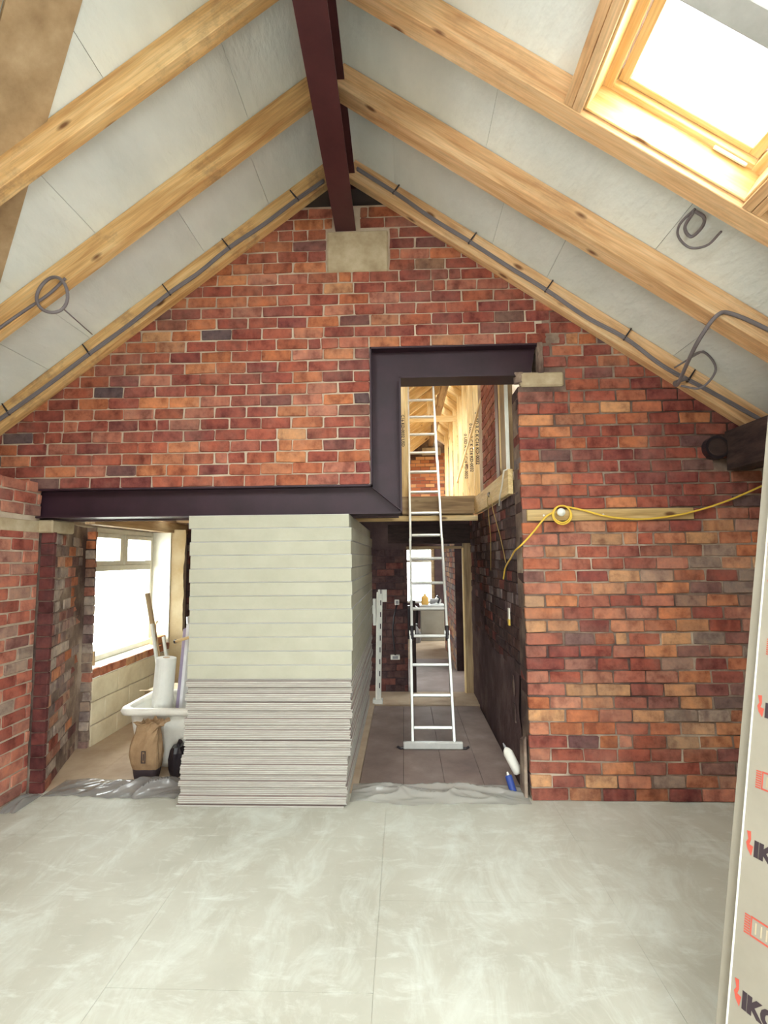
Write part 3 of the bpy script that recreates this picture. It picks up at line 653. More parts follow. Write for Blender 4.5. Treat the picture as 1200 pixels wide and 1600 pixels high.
for (x0, x1, y0, y1) in [(-0.55, 0.50, -5.25, 0.24), (0.50, 1.70, -5.25, -4.0), (0.50, 0.86, -2.8, 0.24), (0.86, 1.57, -2.8, -2.10), (0.86, 1.57, -1.51, 0.24), (1.57, 1.70, -2.8, 0.24), (1.70, 3.3, -5.25, 0.24)]: right_slab(cr_, x0, x1, y0, y1, 0.185, 0.26)
CR = struct(cr_.build('ceiling_right', 'foil'), 'right roof slope')
# foil faced panels between the rafters, joints left open
def panels(parent, slab, xjoints, y0, y1):
    for i in range(len(xjoints)-1):
        a, b = xjoints[i]+0.001, xjoints[i+1]-0.001
        slab(MB(), a, b, y0, y1, TH+0.001+random.uniform(0, 0.004), 0.184).build('panel', 'foil', parent)
panels(CL, left_slab, [-3.3, -2.62, -2.30, -1.42, -0.92, -0.36], -0.735, -0.005)
panels(CL, left_slab, [-3.3, -2.75, -1.83, -0.86, -0.36], -1.42, -0.735)
panels(CL, left_slab, [-3.3, -2.42, -1.38, -0.36], -2.54, -1.42)
panels(CR, right_slab, [-0.53, -0.12, 0.62, 1.02, 1.92, 3.2], -0.73, -0.005)
panels(CR, right_slab, [-0.53, 0.45, 1.43, 2.36, 3.2], -1.41, -0.73)
panels(CR, right_slab, [-0.53, 0.02, 0.80], -2.78, -1.50)
panels(CR, right_slab, [1.64, 2.4, 3.2], -2.78, -1.50)
# tan sheathing at the left eaves
def left_pt(x, y, wn): return Vector((x, y, zl(x))) + NL*wn
def sheath(name, pts, w0, w1, par=CL):
    n = len(pts); b = MB(); b.v = [tuple(left_pt(x, y, w0)) for x, y in pts] + [tuple(left_pt(x, y, w1)) for x, y in pts]
    b.f = [tuple(range(n)), tuple(range(2*n-1, n-1, -1))] + [((i+1) % n, i, n+i, n+(i+1) % n) for i in range(n)]
    return b.build(name, 'sarking', par)
sheath('sheathing_board', [(-1.09, -1.98), (-1.33, -2.10), (-2.02, -1.56), (-3.22, -0.55), (-3.22, -0.16), (-2.47, -0.81)], TH-0.012, TH)
sheath('sheathing_board', [(-1.335, -2.105), (-1.335, -2.54), (-3.22, -2.54), (-3.22, -0.56), (-2.03, -1.565)], TH-0.010, TH)

GL = 'pine rafters of the left slope'; GR = 'pine rafters of the right slope'
def left_rafter(y0, y1, label, x0=-3.22, x1=-0.44, mat='pine'):
    ym = (y0+y1)/2
    o = timber('rafter', (x0, ym, zl(x0)), (x1, ym, zl(x1)), abs(y1-y0), TH, mat, None, up=NL, zoff=0.5)
    return tag(o, label, 'rafter', GL)
def right_rafter(y0, y1, label, x0=-0.42, x1=2.66, mat='pine_r', dep=TH):
    ym = (y0+y1)/2
    o = timber('rafter', (x0, ym, zr(x0)), (x1, ym, zr(x1)), abs(y1-y0), dep, mat, None, up=NR, zoff=0.5)
    return tag(o, label, 'rafter', GR)
left_rafter(-0.075, -0.004, 'left slope pine rafter against the brick gable')
left_rafter(-0.80, -0.73, 'left slope pine rafter with a coiled cable hung on it')
left_rafter(-1.495, -1.42, 'nearest left slope pine rafter, crossing the tan sheathing')
right_rafter(-0.075, -0.004, 'right slope pine rafter against the brick gable')
right_rafter(-0.86, -0.735, 'right slope pine rafter between skylight and gable')
right_rafter(-1.525, -1.415, 'right slope pine rafter along the far side of the skylight')
right_rafter(-2.20, -2.10, 'pale grey rafter along the near side of the skylight', mat='pir_foil')
# dark purlin end and pocket by the right eaves
pu = timber('purlin', (2.45, -0.03, 2.465), (2.45, -5.1, 2.465), 0.18, 0.285, 'charred', None); tag(pu, 'charred dark timber purlin under the right eaves', 'beam')
pe = thing('pipe_end', (2.29, -0.05, 2.49), 'dark round pipe end in the brickwork beside the charred purlin', 'pipe')
MB().tube([(2.29, -0.055, 2.49), (2.29, 0.10, 2.49)], 0.085, 20).build('pipe_wall', 'black_plastic', pe, smooth=False)
MB().tube([(2.29, -0.060, 2.49), (2.29, -0.050, 2.49)], 0.066, 20).build('pipe_plug', 'charred', pe)

# ------------------------------------------------------------------ skylight
X0, X1, Y0, Y1 = 0.862, 1.568, -2.10, -1.527     # opening
sk = struct(thing('window_3', roof_pt(1.215, -1.8, 0.2), 'pine roof window in the right slope', 'window')); del sk['category']
def rs(name, x0, x1, y0, y1, w0, w1, mat, par=sk):
    # boxes in the slope's own frame so that wood grain follows the member
    p = roof_pt(x0, (y0+y1)/2, 0); ln = (x1-x0)/cR; wy = y1-y0
    if ln > wy:
        mtx = frame_matrix(p, Vector((cR, 0, -SR*cR)), NR); b = MB().box((0, -wy/2, w0), (ln, wy/2, w1))
    else:
        p = roof_pt((x0+x1)/2, y0, 0); mtx = frame_matrix(p, Vector((0, 1, 0)), NR); b = MB().box((0, -ln/2, w0), (wy, ln/2, w1))
    return b.build(name, mat, par, bevel=0.003, matrix=mtx)
rs('upper_trimmer', X0-0.078, X0-0.040, Y0, Y1, 0.004, 0.20, 'pine_r'); rs('upper_trimmer', X0-0.038, X0, Y0, Y1, 0.0, 0.20, 'pine_r')
rs('lower_trimmer', X1, X1+0.04, Y0, Y1, 0.0, 0.20, 'pine_r'); rs('lower_trimmer', X1+0.042, X1+0.08, Y0, Y1, 0.002, 0.20, 'pine_r')
rs('far_lining', X0, X1, Y1-0.012, Y1, 0.03, 0.24, 'pine_lining'); rs('near_lining', X0, X1, Y0, Y0+0.012, 0.03, 0.24, 'pine_lining')
rs('side_lining', X0, X0+0.010, Y0+0.012, Y1-0.012, 0.02, 0.24, 'pine_lining'); rs('side_lining', X1-0.010, X1, Y0+0.012, Y1-0.012, 0.02, 0.24, 'pine_lining')
a0, a1, b0, b1 = X0+0.008, X1-0.008, Y0+0.008, Y1-0.008
f = 0.040
for (x0, x1, y0, y1) in ((a0, a0+f, b0, b1), (a1-f, a1, b0, b1), (a0+f, a1-f, b1-0.035, b1), (a0+f, a1-f, b0, b0+0.035)): rs('frame', x0, x1, y0, y1, 0.17, 0.26, 'pine_lining')
a0 += f+0.004; a1 -= f+0.004; b0 += 0.037; b1 -= 0.037; f = 0.040
for (x0, x1, y0, y1) in ((a0, a0+f, b0, b1), (a1-f, a1, b0, b1), (a0+f, a1-f, b1-0.032, b1), (a0+f, a1-f, b0, b0+0.032)): rs('sash', x0, x1, y0, y1, 0.195, 0.27, 'pine_lining')
rs('pane', a0+f, a1-f, b0+0.03, b1-0.03, 0.235, 0.241, 'glass')
rs('vent_handle', a1-0.16, a1-0.02, Y1-0.034, Y1-0.020, 0.155, 0.170, 'alu')

# ------------------------------------------------------------------ rear of the room, behind the camera
wre = MB().prism([(-3.25, -0.3), (-0.3, -0.3), (-0.3, 2.1), (1.0, 2.1), (1.0, -0.3), (2.95, -0.3), (2.95, zr(2.95)+0.2), (-0.445, 4.9), (-3.25, zl(-3.25)+0.2)], 1, -5.45, -5.25).build('wall_rear', 'mortar'); struct(wre)
wrr = MB().box((2.70, -5.25, -0.3), (2.95, -0.02, 2.40)).build('wall_right', 'mortar'); struct(wrr)
for o_, z_ in ((MB().box((2.68, -5.25, 2.3), (3.3, 0.24, 2.50)).build('eaves_right', 'mortar_dark', wrr), 0), (MB().box((-3.6, -5.25, 2.28), (-3.20, 0.24, 2.80)).build('eaves_left', 'mortar', wl), 0)): pass
MB().box((-3.45, -5.25, -0.3), (-3.2, 0.3, 2.30)).build('outer_leaf', 'mortar', wl)
MB().box((-3.45, 0.2, -0.3), (-3.24, 1.03, 2.5)).box((-3.45, 0.2, 2.06), (-3.24, 3.3, 2.5)).build('outer_leaf', 'mortar', ww)

# ------------------------------------------------------------------ text printed on things
def text_mesh(body, size, bold=0.0):
    cu = bpy.data.curves.new('lettering', 'FONT'); cu.body = body; cu.size = size; cu.offset = bold; cu.extrude = 0.0006; cu.resolution_u = 3
    ob = bpy.data.objects.new('lettering', cu); me = bpy.data.meshes.new_from_object(ob)
    bpy.data.objects.remove(ob); me.name = 'lettering'
    return me

# ------------------------------------------------------------------ upper room seen through the high opening
def m_far_brick():
    m, nt, b = new_mat('far_brick'); g = node(nt, 'ShaderNodeNewGeometry')
    r = ramp(nt, [(0.0, (0.20, 0.06, 0.04)), (0.35, (0.34, 0.11, 0.05)), (0.7, (0.46, 0.19, 0.08)), (1.0, (0.55, 0.30, 0.14))])
    nt.links.new(g.outputs['Random Per Island'], r.inputs[0]); nt.links.new(r.outputs[0], b.inputs['Base Color']); b.inputs['Roughness'].default_value = 0.9
    return m
M['far_brick'] = m_far_brick()
UX, UZ, US = 0.76, 4.69, 0.75
def ulz(x): return UZ - US*abs(x-UX)
wug = MB().prism([(-2.4, 2.42), (3.0, 2.42), (3.0, ulz(3.0)+0.2), (UX, UZ+0.15), (-2.4, ulz(-2.4)+0.2)], 1, 9.21, 9.4).build('wall_far_gable', 'mortar_mid'); struct(wug, 'far brick gable of the upper room')
fb = MB(); zz = 2.45; i = 0
while zz < 4.60:
    xx = -0.6 + (0.12 if i % 2 else 0)
    while xx < 1.9:
        if zz+0.08 < ulz(xx)+0.05 and zz+0.08 < ulz(xx+0.23)+0.05 and not (0.50 < xx+0.11 < 1.02 and zz > 4.30):
            fb.box((xx, 9.198, zz), (xx+0.226, 9.23, zz+0.075))
        xx += 0.239
    zz += 0.0885; i += 1
fbo = fb.build('brick_courses', 'far_brick', wug); fbo['kind'] = 'stuff'
MB().box((0.515, 9.17, 4.335), (1.0, 9.23, 4.525)).build('padstone', 'stone', wug, bevel=0.01)
cu_ = MB()
def uslab(b, sgn, x0, x1, y0, y1, w0, w1):
    cc = 1/math.sqrt(1+US*US); N = Vector((sgn*US*cc, 0, cc))
    P = lambda x, y, wn: Vector((x, y, ulz(x))) + N*wn
    b.hexa([P(x0, y0, w0), P(x1, y0, w0), P(x1, y1, w0), P(x0, y1, w0)], [P(x0, y0, w1), P(x1, y0, w1), P(x1, y1, w1), P(x0, y1, w1)])
for (x0, x1, y0, y1) in [(-2.6, -1.3, 0.25, 9.4), (-0.3, UX, 0.25, 9.4), (-1.3, -0.3, 0.25, 4.1), (-1.3, -0.3, 5.7, 7.0), (-1.3, -0.3, 8.2, 9.4)]: uslab(cu_, -1, x0, x1, y0, y1, 0.15, 0.20)
for (x0, x1, y0, y1) in [(UX, 1.5, 0.25, 9.4), (2.5, 3.3, 0.25, 9.4), (1.5, 2.5, 0.25, 3.4), (1.5, 2.5, 8.2, 9.4)]: uslab(cu_, 1, x0, x1, y0, y1, 0.15, 0.20)
cu_ = cu_.build('ceiling_upper', 'pine_new'); struct(cu_, 'boarded roof slopes of the upper room')
cc = 1/math.sqrt(1+US*US)
for i in range(9):
    y = 3.0 + i*0.7
    for sgn, xe in ((-1, -2.35), (1, 2.95)):
        o = timber('roof_rafter', (xe, y, ulz(xe)), (UX, y, UZ), 0.047, 0.145, 'pine_new', None, up=(sgn*US*cc, 0, cc), zoff=0.5)
        tag(o, f'fresh pine rafter of the far upper room, {ORD[i]} from the stairwell on its ' + ('left slope' if sgn < 0 else 'right slope'), 'rafter', 'far ' + ('left' if sgn < 0 else 'right') + ' slope rafters')
tag(timber('ridge_timber', (UX-0.02, 2.4, 4.72), (UX-0.02, 9.25, 4.72), 0.12, 0.30, 'pine_dull'), 'grey timber ridge beam of the far upper room', 'beam')
tag(timber('collar_tie', (-0.25, 5.0, 4.13), (1.35, 5.0, 4.13), 0.047, 0.10, 'pine_new'), 'fresh pine collar tie crossing the far upper room', 'beam')
tag(timber('hanger_post', (0.50, 5.06, 4.16), (0.50, 5.06, 4.62), 0.05, 0.09, 'pine_new', up=(1, 0, 0)), 'short upright above the pine collar tie', 'post')
# stud partition along the right side
for i, y in enumerate((2.40, 2.98, 3.56, 4.2, 4.9, 5.7, 6.6, 7.6)):
    st = thing('stud', (1.0, y, 2.45), 'stairwell end stud of the pine partition' if i == 0 else ('stamped pine stud of the partition, with black lettering down its face' if i == 2 else f'fresh pine stud of the partition, {ORD[i] if i < 12 else "last"} counted from the stairwell'), 'stud', 'studs of the upper partition')
    timber('upright', (1.0, y, 2.467), (1.0, y, ulz(1.0)-0.02), 0.045, 0.075, 'pine_new', st, up=(1, 0, 0))
    if i in (1, 2, 3):
        me = text_mesh('0 USD R C K C16 KD-0032', 0.062, 0.0015)
        place('stamp', me, 'black_ink', st, Matrix.Translation((0.985, y-0.0235, 3.65)) @ Matrix.Rotation(math.radians(90), 4, 'Y') @ Matrix.Rotation(math.radians(90), 4, 'X'))
tag(timber('brace', (0.935, 4.9, 3.0), (0.935, 2.1, 3.55), 0.02, 0.055, 'pine_new', up=(0, 0, 1)), 'thin pine brace slanting across the stud partition', 'brace')
tag(timber('sole_plate', (1.0, 2.32, 2.4435), (1.0, 9.1, 2.4435), 0.10, 0.045, 'pine_new'), 'pine sole plate under the stud partition', 'plate')
pl_ = thing('post', (0.034, 2.34, 2.45), 'pine post at the left of the high opening, stamped down its face', 'post')
timber('upright', (0.034, 2.34, 2.42), (0.034, 2.34, 4.05), 0.05, 0.092, 'pine_new', pl_, up=(1, 0, 0))
place('stamp', text_mesh('C16 KD-0032 USD', 0.05, 0.001), 'black_ink', pl_, Matrix.Translation((0.0, 2.313, 3.45)) @ Matrix.Rotation(math.radians(90), 4, 'Y') @ Matrix.Rotation(math.radians(90), 4, 'X'))
# stairwell: trimmer, soffit batten, ledger, board
tag(timber('trimmer', (-0.03, 2.29, 2.335), (0.915, 2.29, 2.335), 0.045, 0.21, 'pine_dull'), 'dull pine trimmer joist across the stairwell behind the ladder', 'joist')
tag(timber('soffit_batten', (-0.66, 2.275, 2.175), (0.915, 2.275, 2.175), 0.06, 0.06, 'pine_new'), 'pale batten along the foot of the stairwell trimmer', 'batten')
lg = thing('ledger', (0.87, 1.3, 2.3), 'pale ledger board fixed along the right stairwell wall', 'ledger')
timber('board', (0.868, 0.30, 2.315), (0.868, 2.26, 2.315), 0.04, 0.20, 'pine_new', lg)
MB().box((0.838, 1.17, 2.30), (0.852, 1.25, 2.34)).build('cable_hole_cover', 'black_plastic', lg)
ps = thing('side_post', (0.90, 0.7, 2.42), 'wide pine upright against the right stairwell wall', 'post')
timber('board', (0.905, 0.56, 2.42), (0.905, 0.56, 3.95), 0.30, 0.05, 'pine_dull', ps, up=(1, 0, 0))
timber('pale_edge', (0.872, 0.395, 2.42), (0.872, 0.395, 3.95), 0.016, 0.03, 'white_paint', ps, up=(1, 0, 0))
timber('pale_edge', (0.885, 0.725, 2.42), (0.885, 0.725, 3.95), 0.02, 0.03, 'pine_new', ps, up=(1, 0, 0))
tag(timber('dark_post', (0.905, 0.86, 2.42), (0.905, 0.86, 4.2), 0.14, 0.06, 'ridge_steel', up=(1, 0, 0)), 'dark red steel post behind the wide pine upright', 'post')

# ------------------------------------------------------------------ ladder
LB = Vector((0.256, 1.06, -0.022)); LT = Vector((0.262, 2.96, 4.05)); LD = (LT-LB).normalized(); LN = LD.cross(Vector((1, 0, 0))).normalized()
if LN.y > 0: LN = -LN
lad = thing('ladder', LB, 'aluminium folding ladder leaning up from the passage to the upper floor', 'ladder')
Lm = frame_matrix(LB, LD, -LN)                                 # local x up the ladder, local y across
total = (LT-LB).length; hin = [0.0, 1.07, 2.14, 3.21, total]
wds = [0.190, 0.178, 0.174, 0.170]
def lbox(name, a, b, mat='alu', bev=0.003): return MB().box(a, b).build(name, mat, lad, bevel=bev, matrix=Lm)
for k in range(4):
    for s in (-1, 1):
        lbox('stile', (hin[k]+(0.03 if k == 1 else 0), s*wds[k]-0.0125, -0.032), (hin[k+1]-0.03 if k == 0 else hin[k+1], s*wds[k]+0.0125, 0.032))
        if k == 1:
            h_ = lbox('hinge', (hin[k]-0.075, s*wds[k]-0.017, -0.036), (hin[k]+0.075, s*wds[k]+0.017, 0.036), 'black_plastic', 0.01)
            MB().tube([(hin[k], s*wds[k]-0.028, 0), (hin[k], s*wds[k]+0.028, 0)], 0.028, 14).build('hinge_pin', 'alu', h_, matrix=Lm)
s_ = 0.175
while s_ < total-0.05:
    k = max(q for q in range(4) if hin[q] <= s_)
    lbox('rung', (s_-0.013, -wds[k]+0.012, -0.015), (s_+0.013, wds[k]-0.012, 0.015)); s_ += 0.288
bar = MB().box((-0.27, -0.022, -0.043), (0.27, 0.022, 0.018)).build('stabiliser_bar', 'alu', lad, bevel=0.006, matrix=Matrix.Translation((0.25, 1.05, 0.022)))
MB().tube([(0.25, 1.024, 0.02), (0.25, 1.034, 0.02)], 0.018, 12).build('bolt', 'alu', bar)
for s in (-1, 1): MB().tube([(0.25+s*0.26, 1.05, -0.012), (0.25+s*0.30, 1.045, -0.016), (0.25+s*0.325, 1.04, 0.0)], 0.011, 8).build('rubber_foot', 'black_plastic', lad)

# ------------------------------------------------------------------ the board stack
G1 = 'insulation boards of the stack'; G2 = 'plasterboard sheets of the stack'
zt = 0.866; th = 0.0973
for i in range(12):
    top = 12 - i
    jx = random.uniform(-0.006, 0.006) + (-0.012 if i == 11 else 0); jy = random.uniform(-0.006, 0.006); rz = random.uniform(-0.002, 0.002)
    if i in (3, 7): jy -= 0.006
    nm = 'topmost' if top == 1 else ('lowest' if top == 12 else ORD[top-1] + ' from the top of the')
    o = thing('insulation_board', (-0.96+jx, 1.08+jy, zt+i*th), (f'{nm} cream insulation board of the stack under the beam' if top in (1, 12) else f'cream insulation board, {nm} stack under the beam'), 'board', G1)
    mw = Matrix.Translation((-0.96+jx, 1.08+jy, zt+i*th)) @ Matrix.Rotation(rz, 4, 'Z')
    MB().box((-0.588, -1.2, 0.0035), (0.588, 1.2, th-0.0035)).build('core', 'pir', o, bevel=0.002, matrix=mw)
    MB().box((-0.5875, -1.1993, 0.0008), (0.5875, 1.1993, 0.0034)).build('facing', 'pir_foil', o, matrix=mw)
    MB().box((-0.5875, -1.1993, th-0.0034), (0.5875, 1.1993, th-0.0008)).build('facing', 'pir_foil', o, matrix=mw)
pn = 70; pt = 0.865/pn
def pb_mesh():
    b = MB(); e = 0.0022
    b.hexa([(-0.588, -1.2, e), (0.588, -1.2, e), (0.588, 1.2, e), (-0.588, 1.2, e)], [(-0.588, -1.2, pt-e), (0.588, -1.2, pt-e), (0.588, 1.2, pt-e), (-0.588, 1.2, pt-e)])
    return b.mesh('plasterboard_core', 0.0012)
pbm = pb_mesh(); pbp = MB().box((-0.586, -1.1985, 0.0002), (0.586, 1.1985, 0.0023)).mesh('paper'); pbp2 = MB().box((-0.586, -1.1985, pt-0.0023), (0.586, 1.1985, pt-0.0002)).mesh('paper')
sx = sy = 0.0; nxt = 0; flip = 1
for i in range(pn):
    z = i*pt; t_ = i/pn
    base = -0.965 - 0.042*max(0.0, 1-t_/0.62)**1.2
    if i == nxt:
        nxt += random.choice((1, 2, 3, 3, 4, 5)); flip = -flip
        sx = random.uniform(-0.012, 0.012); sy = flip*random.uniform(0.004, 0.013)
    loc = (base + sx + random.uniform(-0.003, 0.003), 1.083 + sy + random.uniform(-0.002, 0.002), z)
    k = i+1
    lab = f'thin plasterboard sheet, {ordn(k)} up from the floor in the stack' if k > 1 else 'bottom plasterboard sheet of the stack, flat on the floor'
    o = thing('plasterboard', loc, lab, 'plasterboard', G2)
    mw = Matrix.Translation(loc) @ Matrix.Rotation(random.uniform(-0.0025, 0.0025), 4, 'Z')
    place('core', pbm, 'gyp', o, mw); place('paper', pbp, 'gyp_paper', o, mw); place('paper', pbp2, 'gyp_paper', o, mw)

# ------------------------------------------------------------------ left bay: tub, bags, rolls
def rrect(cx, cy, hx, hy, r, z, n=6):
    pts = []
    for (sx_, sy_, a0) in ((1, 1, 0), (-1, 1, 90), (-1, -1, 180), (1, -1, 270)):
        for i in range(n+1):
            a = math.radians(a0 + 90*i/n); pts.append((cx+sx_*(hx-r)+r*math.cos(a), cy+sy_*(hy-r)+r*math.sin(a), z))
    return pts
TX, TY = -2.02, 0.80
tub = thing('plasterers_tub', (TX, TY, -0.01), 'large white plastic tub full of rolls beside the board stack', 'tub')
lo = []
for (hx, hy, z) in ((0.24, 0.22, -0.008), (0.255, 0.235, 0.05), (0.285, 0.265, 0.30), (0.305, 0.285, 0.455)): lo.append(rrect(TX, TY, hx, hy, 0.09, z))
for (hx, hy, z) in ((0.292, 0.272, 0.455), (0.272, 0.252, 0.30), (0.24, 0.22, 0.05)): lo.append(rrect(TX, TY, hx, hy, 0.085, z))
MB().rings(lo, True, True).build('tub_body', 'white_plastic', tub, smooth=True)
lo = [rrect(TX, TY, hx, hy, 0.10, z) for (hx, hy, z) in ((0.307, 0.287, 0.43), (0.352, 0.332, 0.435), (0.362, 0.342, 0.465), (0.350, 0.330, 0.488), (0.310, 0.290, 0.490), (0.294, 0.274, 0.47), (0.307, 0.287, 0.43))]
MB().rings(lo, False, False).build('rim', 'white_plastic', tub, smooth=True)
def roll(name, p0, p1, r, label, mat='paper_roll', spiral=True):
    o = thing(name, p0, label, 'roll')
    MB().tube([p0, p1], r, 24).build('wrap', mat, o, bevel=0.003)
    d = (Vector(p1)-Vector(p0)).normalized()
    MB().tube([Vector(p1)-d*0.004, Vector(p1)+d*0.003], [r*0.35, r*0.34], 16).build('core_end', 'cardboard', o)
    return o
r1_ = roll('paper_roll', (-2.13, 0.685, 0.07), (-2.075, 0.69, 0.865), 0.084, 'thick white paper roll standing up in the tub')
roll('paper_roll', (-2.19, 0.855, 0.07), (-2.20, 0.855, 0.62), 0.05, 'short white roll at the left inside the tub')
pb_ = thing('violet_edged_board', (-1.95, 0.74, 0.07), 'tall pale panel with a violet edge standing in the tub', 'panel')
timber('face', (-1.985, 0.78, 0.07), (-1.925, 0.82, 1.14), 0.10, 0.028, 'pale_panel', pb_, up=(1, 0, 0)); timber('violet_side', (-2.015, 0.785, 0.07), (-1.955, 0.825, 1.10), 0.10, 0.030, 'purple_board', pb_, up=(1, 0, 0))
tag(timber('white_plank', (-2.15, 0.93, 0.07), (-2.36, 0.985, 1.12), 0.085, 0.02, 'white_paint', up=(1, 0.3, 0)), 'long white plank leaning left out of the tub', 'plank')
tag(timber('white_plank', (-2.06, 0.96, 0.07), (-2.25, 0.99, 1.00), 0.07, 0.02, 'white_paint', up=(1, 0.3, 0)), 'shorter white plank leaning in the tub behind the paper roll', 'plank')
tag(timber('wood_stick', (-2.15, 1.01, 0.07), (-2.44, 1.04, 1.40), 0.035, 0.035, 'pine_dull'), 'thin wooden stick poking highest out of the tub, against the window', 'stick')
fo = thing('foil_roll', (-1.83, 0.84, 0.07), 'silver foil covered roll standing between tub and board stack', 'roll')
MB().tube([(-1.86, 0.94, 0.07), (-1.965, 0.95, 1.19)], 0.05, 18).build('wrap', 'alu', fo); MB().tube([(-1.963, 0.95, 1.175), (-1.967, 0.951, 1.20)], 0.03, 14).build('core_end', 'grey_bag', fo)
hm = thing('handle', (-1.95, 0.66, 0.9), 'pale wooden tool handle laid across the top of the leaning panel', 'handle')
timber('shaft', (-2.02, 0.74, 0.995), (-1.78, 0.66, 1.065), 0.028, 0.024, 'pine_new', hm); MB().tube([(-2.03, 0.743, 0.992), (-2.013, 0.737, 0.997)], 0.017, 12).build('end_cap', 'black_plastic', hm)
# cardboard box and low block behind the tub, block on the window sill
cb = thing('cardboard_box', (-2.45, 1.55, -0.01), 'cardboard box on the floor behind the white tub', 'box')
MB().box((-2.62, 1.40, -0.012), (-2.20, 1.75, 0.40)).build('carton', 'cardboard', cb, bevel=0.004); MB().hexa([(-2.62, 1.40, 0.400), (-2.20, 1.40, 0.400), (-2.20, 1.41, 0.400), (-2.62, 1.41, 0.400)], [(-2.60, 1.26, 0.44), (-2.22, 1.26, 0.44), (-2.22, 1.27, 0.446), (-2.60, 1.27, 0.446)]).build('flap', 'cardboard', cb)
sb = thing('sill_brick', (-2.98, 2.45, 0.745), 'loose red brick with a dark hook on the far end of the window sill', 'brick')
MB().box((-3.06, 2.36, 0.70), (-2.96, 2.57, 0.79)).build('brick_body', 'far_brick', sb, bevel=0.008)
MB().tube([(-3.0, 2.38, 0.79), (-3.0, 2.37, 0.93), (-3.0, 2.39, 0.97), (-3.0, 2.43, 0.965)], 0.012, 8).build('hook', 'pine_dull', sb)
tag(timber('sill_stick', (-3.05, 1.22, 0.69), (-3.05, 1.22, 0.83), 0.02, 0.03, 'pine_dull', up=(1, 0, 0)), 'short upright stub on the near end of the window sill', 'stub')
# kraft paper bag
bag = thing('paper_bag', (-2.05, 0.36, -0.01), 'crumpled brown paper bag standing open in front of the tub', 'bag')
def bag_loop(z, rx_, ry_, cx, cy, amp, sd):
    pts = []
    for i in range(36):
        a = 2*math.pi*i/36; sq = (abs(math.cos(a))**4 + abs(math.sin(a))**4)**-0.25
        k = 1 + amp*noise.noise(Vector((math.cos(a)*2.2+sd, math.sin(a)*2.2, z*7))) + 0.45*amp*noise.noise(Vector((math.cos(a)*6+sd, math.sin(a)*6, z*22)))
        pts.append((cx+rx_*sq*k*math.cos(a), cy+ry_*sq*k*math.sin(a), z + amp*0.10*noise.noise(Vector((math.cos(a)*3, math.sin(a)*3+sd, 5)))))
    return pts
BX, BY = -2.06, 0.36
lo = [bag_loop(z, a, b, BX+dx, BY, am, 2.0) for (z, a, b, dx, am) in ((0.075, 0.105, 0.062, 0.005, 0.04), (0.12, 0.115, 0.07, 0.0, 0.08), (0.18, 0.118, 0.074, -0.004, 0.14), (0.25, 0.112, 0.07, -0.008, 0.20), (0.31, 0.098, 0.062, 0.002, 0.28), (0.36, 0.082, 0.056, 0.012, 0.34), (0.40, 0.085, 0.058, 0.028, 0.34), (0.43, 0.10, 0.062, 0.045, 0.5), (0.425, 0.108, 0.066, 0.055, 0.5), (0.405, 0.078, 0.05, 0.04, 0.3), (0.34, 0.055, 0.04, 0.02, 0.2), (0.25, 0.05, 0.035, 0.0, 0.1))]
MB().rings(lo, True, True).build('paper_body', 'kraft', bag)
lo = [bag_loop(z, a, b, BX+0.005, BY, 0.03, 2.0) for (z, a, b) in ((-0.011, 0.086, 0.052), (0.02, 0.094, 0.058), (0.077, 0.104, 0.063))]
MB().rings(lo, True, True).build('dark_base', 'dark_print', bag)
mk = MB()
for (a, b) in [((-2.055, 0.262, 0.14), (-2.025, 0.266, 0.146)), ((-2.055, 0.262, 0.225), (-2.025, 0.266, 0.231)), ((-2.057, 0.262, 0.14), (-2.051, 0.266, 0.231)), ((-2.029, 0.262, 0.14), (-2.023, 0.266, 0.231)), ((-2.043, 0.262, 0.16), (-2.037, 0.266, 0.21))]: mk.box(a, b)
mk.build('printed_mark', 'dark_print', bag)
bb = thing('black_sack', (-1.83, 0.52, -0.01), 'small black plastic sack between paper bag and board stack', 'sack')
lo = [[(-1.84+rx_*(1+0.35*noise.noise(Vector((math.cos(a)*2, math.sin(a)*2, z*9))))*math.cos(a), 0.44+0.06*(1+0.3*noise.noise(Vector((math.cos(a)*2, 4, z*9))))*math.sin(a), z) for a in [2*math.pi*i/22 for i in range(22)]] for (z, rx_) in ((-0.011, 0.055), (0.04, 0.075), (0.11, 0.08), (0.17, 0.068), (0.215, 0.045))]
MB().rings(lo, True, True).build('sack_body', 'black_plastic', bb); MB().tube([(-1.84, 0.44, 0.20), (-1.835, 0.435, 0.235), (-1.82, 0.43, 0.25)], [0.02, 0.014, 0.022], 8).build('tied_neck', 'black_plastic', bb)

